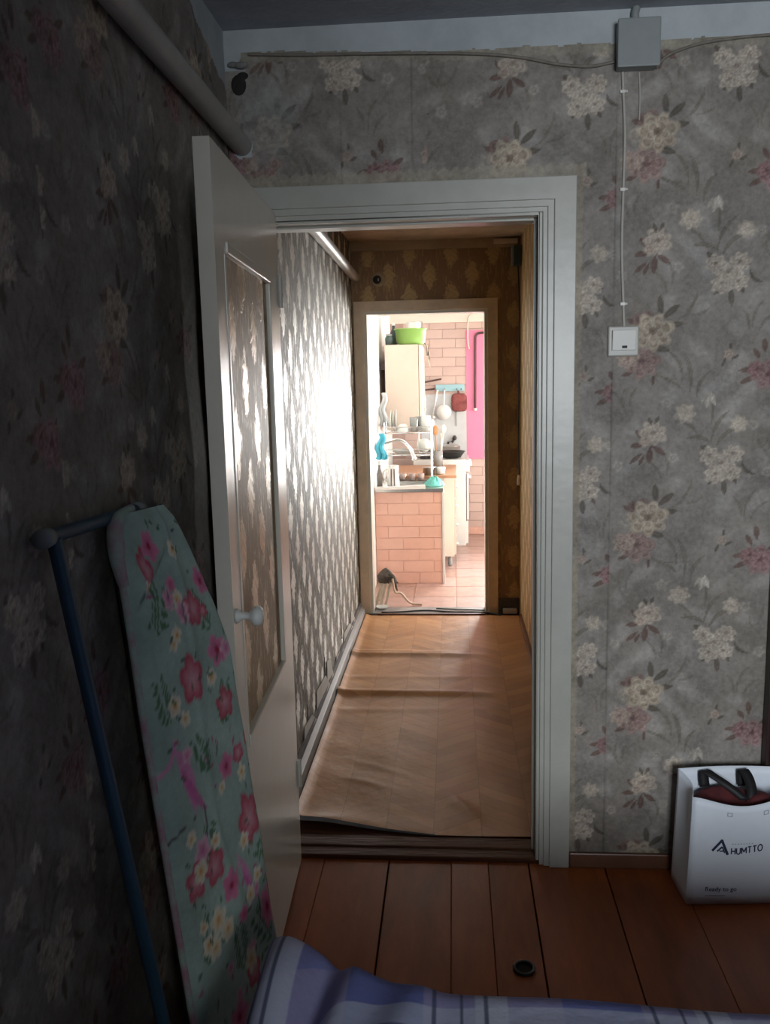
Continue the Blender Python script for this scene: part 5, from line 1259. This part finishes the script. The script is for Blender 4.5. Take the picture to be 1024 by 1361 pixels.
lathe_thing('serving_dish', 'shallow pale dish lying on the lower dish rack', 'dish', (-0.385, 6.75, 0.952), [(0.0, 0.0), (0.06, 0.0), (0.095, 0.028), (0.098, 0.03), (0.06, 0.008), (0.0, 0.008)], 'porcelain', 'dish')
for k, (x, l) in enumerate(((-0.40, 'small pink cup under the dish rack, left one'), (-0.325, 'small pink cup under the dish rack, middle one'), (-0.255, 'small pink cup under the dish rack, right one'))):
    lathe_thing('cup', l, 'cup', (x, 6.865, 0.724), [(0.0, 0.0), (0.022, 0.0), (0.028, 0.055), (0.025, 0.055), (0.020, 0.006), (0.0, 0.006)], 'wtile', 'cup_body', group='cups under the dish rack', n=16)
lathe_thing('steel_mug', 'squat steel mug standing on the worktop by the sink', 'mug', (-0.195, 6.98, 0.754), [(0.0, 0.0), (0.048, 0.0), (0.050, 0.06), (0.056, 0.062), (0.0, 0.062)], 'steel', 'mug_body')
lathe_thing('white_tub', 'white tub beside the steel mug', 'tub', (-0.105, 7.02, 0.754), [(0.0, 0.0), (0.038, 0.0), (0.042, 0.055), (0.0, 0.057)], 'enamel', 'tub_body')
t = lathe_thing('water_jug', 'striped white jug standing at the front of the sink', 'jug', (-0.445, 6.415, 0.723), [(0.0, 0.0), (0.045, 0.0), (0.046, 0.04), (0.038, 0.13), (0.042, 0.17), (0.038, 0.17), (0.033, 0.13), (0.0, 0.02)], 'enamel', 'jug_body')
for a in (-1.9, -1.35):
    b = MB(); b.tube([(-0.445+0.0455*math.cos(a), 6.415+0.0455*math.sin(a), 0.735), (-0.445+0.040*math.cos(a), 6.415+0.040*math.sin(a), 0.87)], 0.0045, 6); obj('stripe', b, M['brownpipe'], t)
b = MB(); b.tube(smooth([(-0.480, 6.41, 0.865), (-0.515, 6.41, 0.85), (-0.518, 6.41, 0.80), (-0.485, 6.41, 0.77)]), 0.006, 8); obj('handle', b, M['enamel'], t)
b = MB(); b.hexa([(-0.58, 6.30, 0.7235), (-0.205, 6.325, 0.7235), (-0.21, 6.365, 0.7235), (-0.58, 6.365, 0.7235)], [(-0.58, 6.30, 0.741), (-0.205, 6.325, 0.753), (-0.21, 6.365, 0.753), (-0.58, 6.365, 0.741)])
tag(obj('cutting_board', b, M['enamel'], loc=(-0.4, 6.34, 0.7235), bevel=0.003), 'white cutting board lying along the front edge of the sink', 'cutting board')
fc = thing('faucet', 'curved chrome faucet over the sink', 'faucet', (-0.57, 6.56, 1.0))
b = MB(); b.tube(smooth([(-0.585, 6.53, 1.035), (-0.52, 6.53, 1.050), (-0.44, 6.53, 1.072), (-0.375, 6.53, 1.062), (-0.325, 6.53, 1.01), (-0.295, 6.53, 0.94)]), 0.013, 12); obj('spout', b, M['chrome'], fc)
b = MB(); b.lathe([(0.0, 0.0), (0.03, 0.0), (0.03, 0.02), (0.018, 0.05), (0.0, 0.05)], (-0.584, 6.53, 1.035), 16, 'x'); obj('base', b, M['chrome'], fc)
b = MB(); b.lathe([(0.0, 0.0), (0.018, 0.0), (0.016, 0.03), (0.0, 0.03)], (-0.293, 6.53, 0.915), 12); obj('aerator', b, M['chrome'], fc)
for y in (6.47, 6.59):
    b = MB(); b.lathe([(0.0, 0.0), (0.022, 0.0), (0.024, 0.03), (0.0, 0.034)], (-0.56, y, 1.035), 10, 'x'); obj('valve', b, M['enamel'], fc)
def cloth_hang(c, wx, h_, m, name, label, cat):
    Pn = np.array([[(c[0]+wx*(u-0.5)*(0.35+0.65*v)+0.012*math.sin(v*9), c[1]+0.018*math.sin(u*14+v*3)*(0.4+v), c[2]-h_*v) for u in np.linspace(0, 1, 18)] for v in np.linspace(0, 1, 14)])
    b_ = MB(); b_.grid(Pn); o = obj(name, b_, M[m], loc=c); q = o.modifiers.new('t', 'SOLIDIFY'); q.thickness = 0.01; return tag(o, label, cat)
cloth_hang((-0.530, 6.40, 1.13), 0.085, 0.19, 'blue_cloth', 'blue_cloth', 'bright blue cloth hanging left of the faucet', 'cloth')
cloth_hang((-0.545, 6.90, 1.42), 0.07, 0.26, 'splash', 'white_cloth', 'white cloth hanging on the wall left of the cabinet', 'cloth')
tc_ = np.array([[(-0.145+0.075*math.cos(a)*q*(1+0.2*math.sin(3*a)), 6.535+0.085*math.sin(a)*q, 0.7245+0.05*(1-q**2)*(1+0.35*math.sin(5*a+q*6))+0.014*math.sin(4*a+9*q)**2*q*(1-q)*4) for a in np.linspace(0, 2*math.pi, 30)] for q in np.linspace(0.02, 1, 10)])
b = MB(); b.grid(tc_); tag(obj('teal_cloth', b, M['teal_cloth'], loc=(-0.13, 6.62, 0.724)), 'crumpled teal cloth lying on the sink edge', 'cloth')
ut = thing('utensil_jar', 'glass jar holding kitchen utensils by the stove', 'utensil jar', (-0.13, 7.62, 0.752))
b = MB(); b.lathe([(0.0, 0.0), (0.045, 0.0), (0.048, 0.14), (0.044, 0.14), (0.041, 0.01), (0.0, 0.01)], (-0.135, 7.62, 0.753), 20); obj('jar_body', b, M['glass'], ut)
for (nm, lab, ct, dx, dy, ex, ez, m, rb) in (('wooden_spoon', 'wooden spoon standing in the utensil jar', 'spoon', -0.01, 0, -0.015, 1.05, 'wood_light', 0.030), ('spatula', 'short white spatula in the utensil jar', 'spatula', 0.015, 0.01, 0.035, 1.00, 'enamel', 0.018),
        ('steel_spoon', 'steel spoon standing in the utensil jar', 'spoon', -0.02, 0.02, -0.05, 1.08, 'steel', 0.020), ('skimmer', 'tall white skimmer in the utensil jar', 'skimmer', 0.02, -0.01, 0.055, 1.06, 'enamel', 0.026)):
    tt = thing(nm, lab, ct, (-0.135+dx, 7.62+dy, 0.765))
    b = MB(); e_ = Vector((-0.135+ex, 7.62+dy, ez)); b.tube([(-0.135+dx, 7.62+dy, 0.766), e_], 0.006, 8); obj('handle', b, M[m], tt)
    b = MB(); b.ball(e_+Vector((0, 0, 0.02)), rb, 12, 8, sz=(0.9, 0.35, 1.5)); obj('head', b, M[m], tt)
t = thing('bottle', 'tall grey bottle beside the jug on the sink', 'bottle', (-0.55, 6.40, 0.737))
b = MB(); b.lathe([(0.0, 0.0), (0.020, 0.0), (0.021, 0.11), (0.009, 0.15), (0.009, 0.18), (0.0, 0.18)], (-0.548, 6.405, 0.7235), 16); obj('bottle_body', b, M['skirt_grey'], t)
b = MB(); b.lathe([(0.011, 0.175), (0.012, 0.20), (0.0, 0.202)], (-0.548, 6.405, 0.7235), 12); obj('cap', b, M['white_plastic'], t)
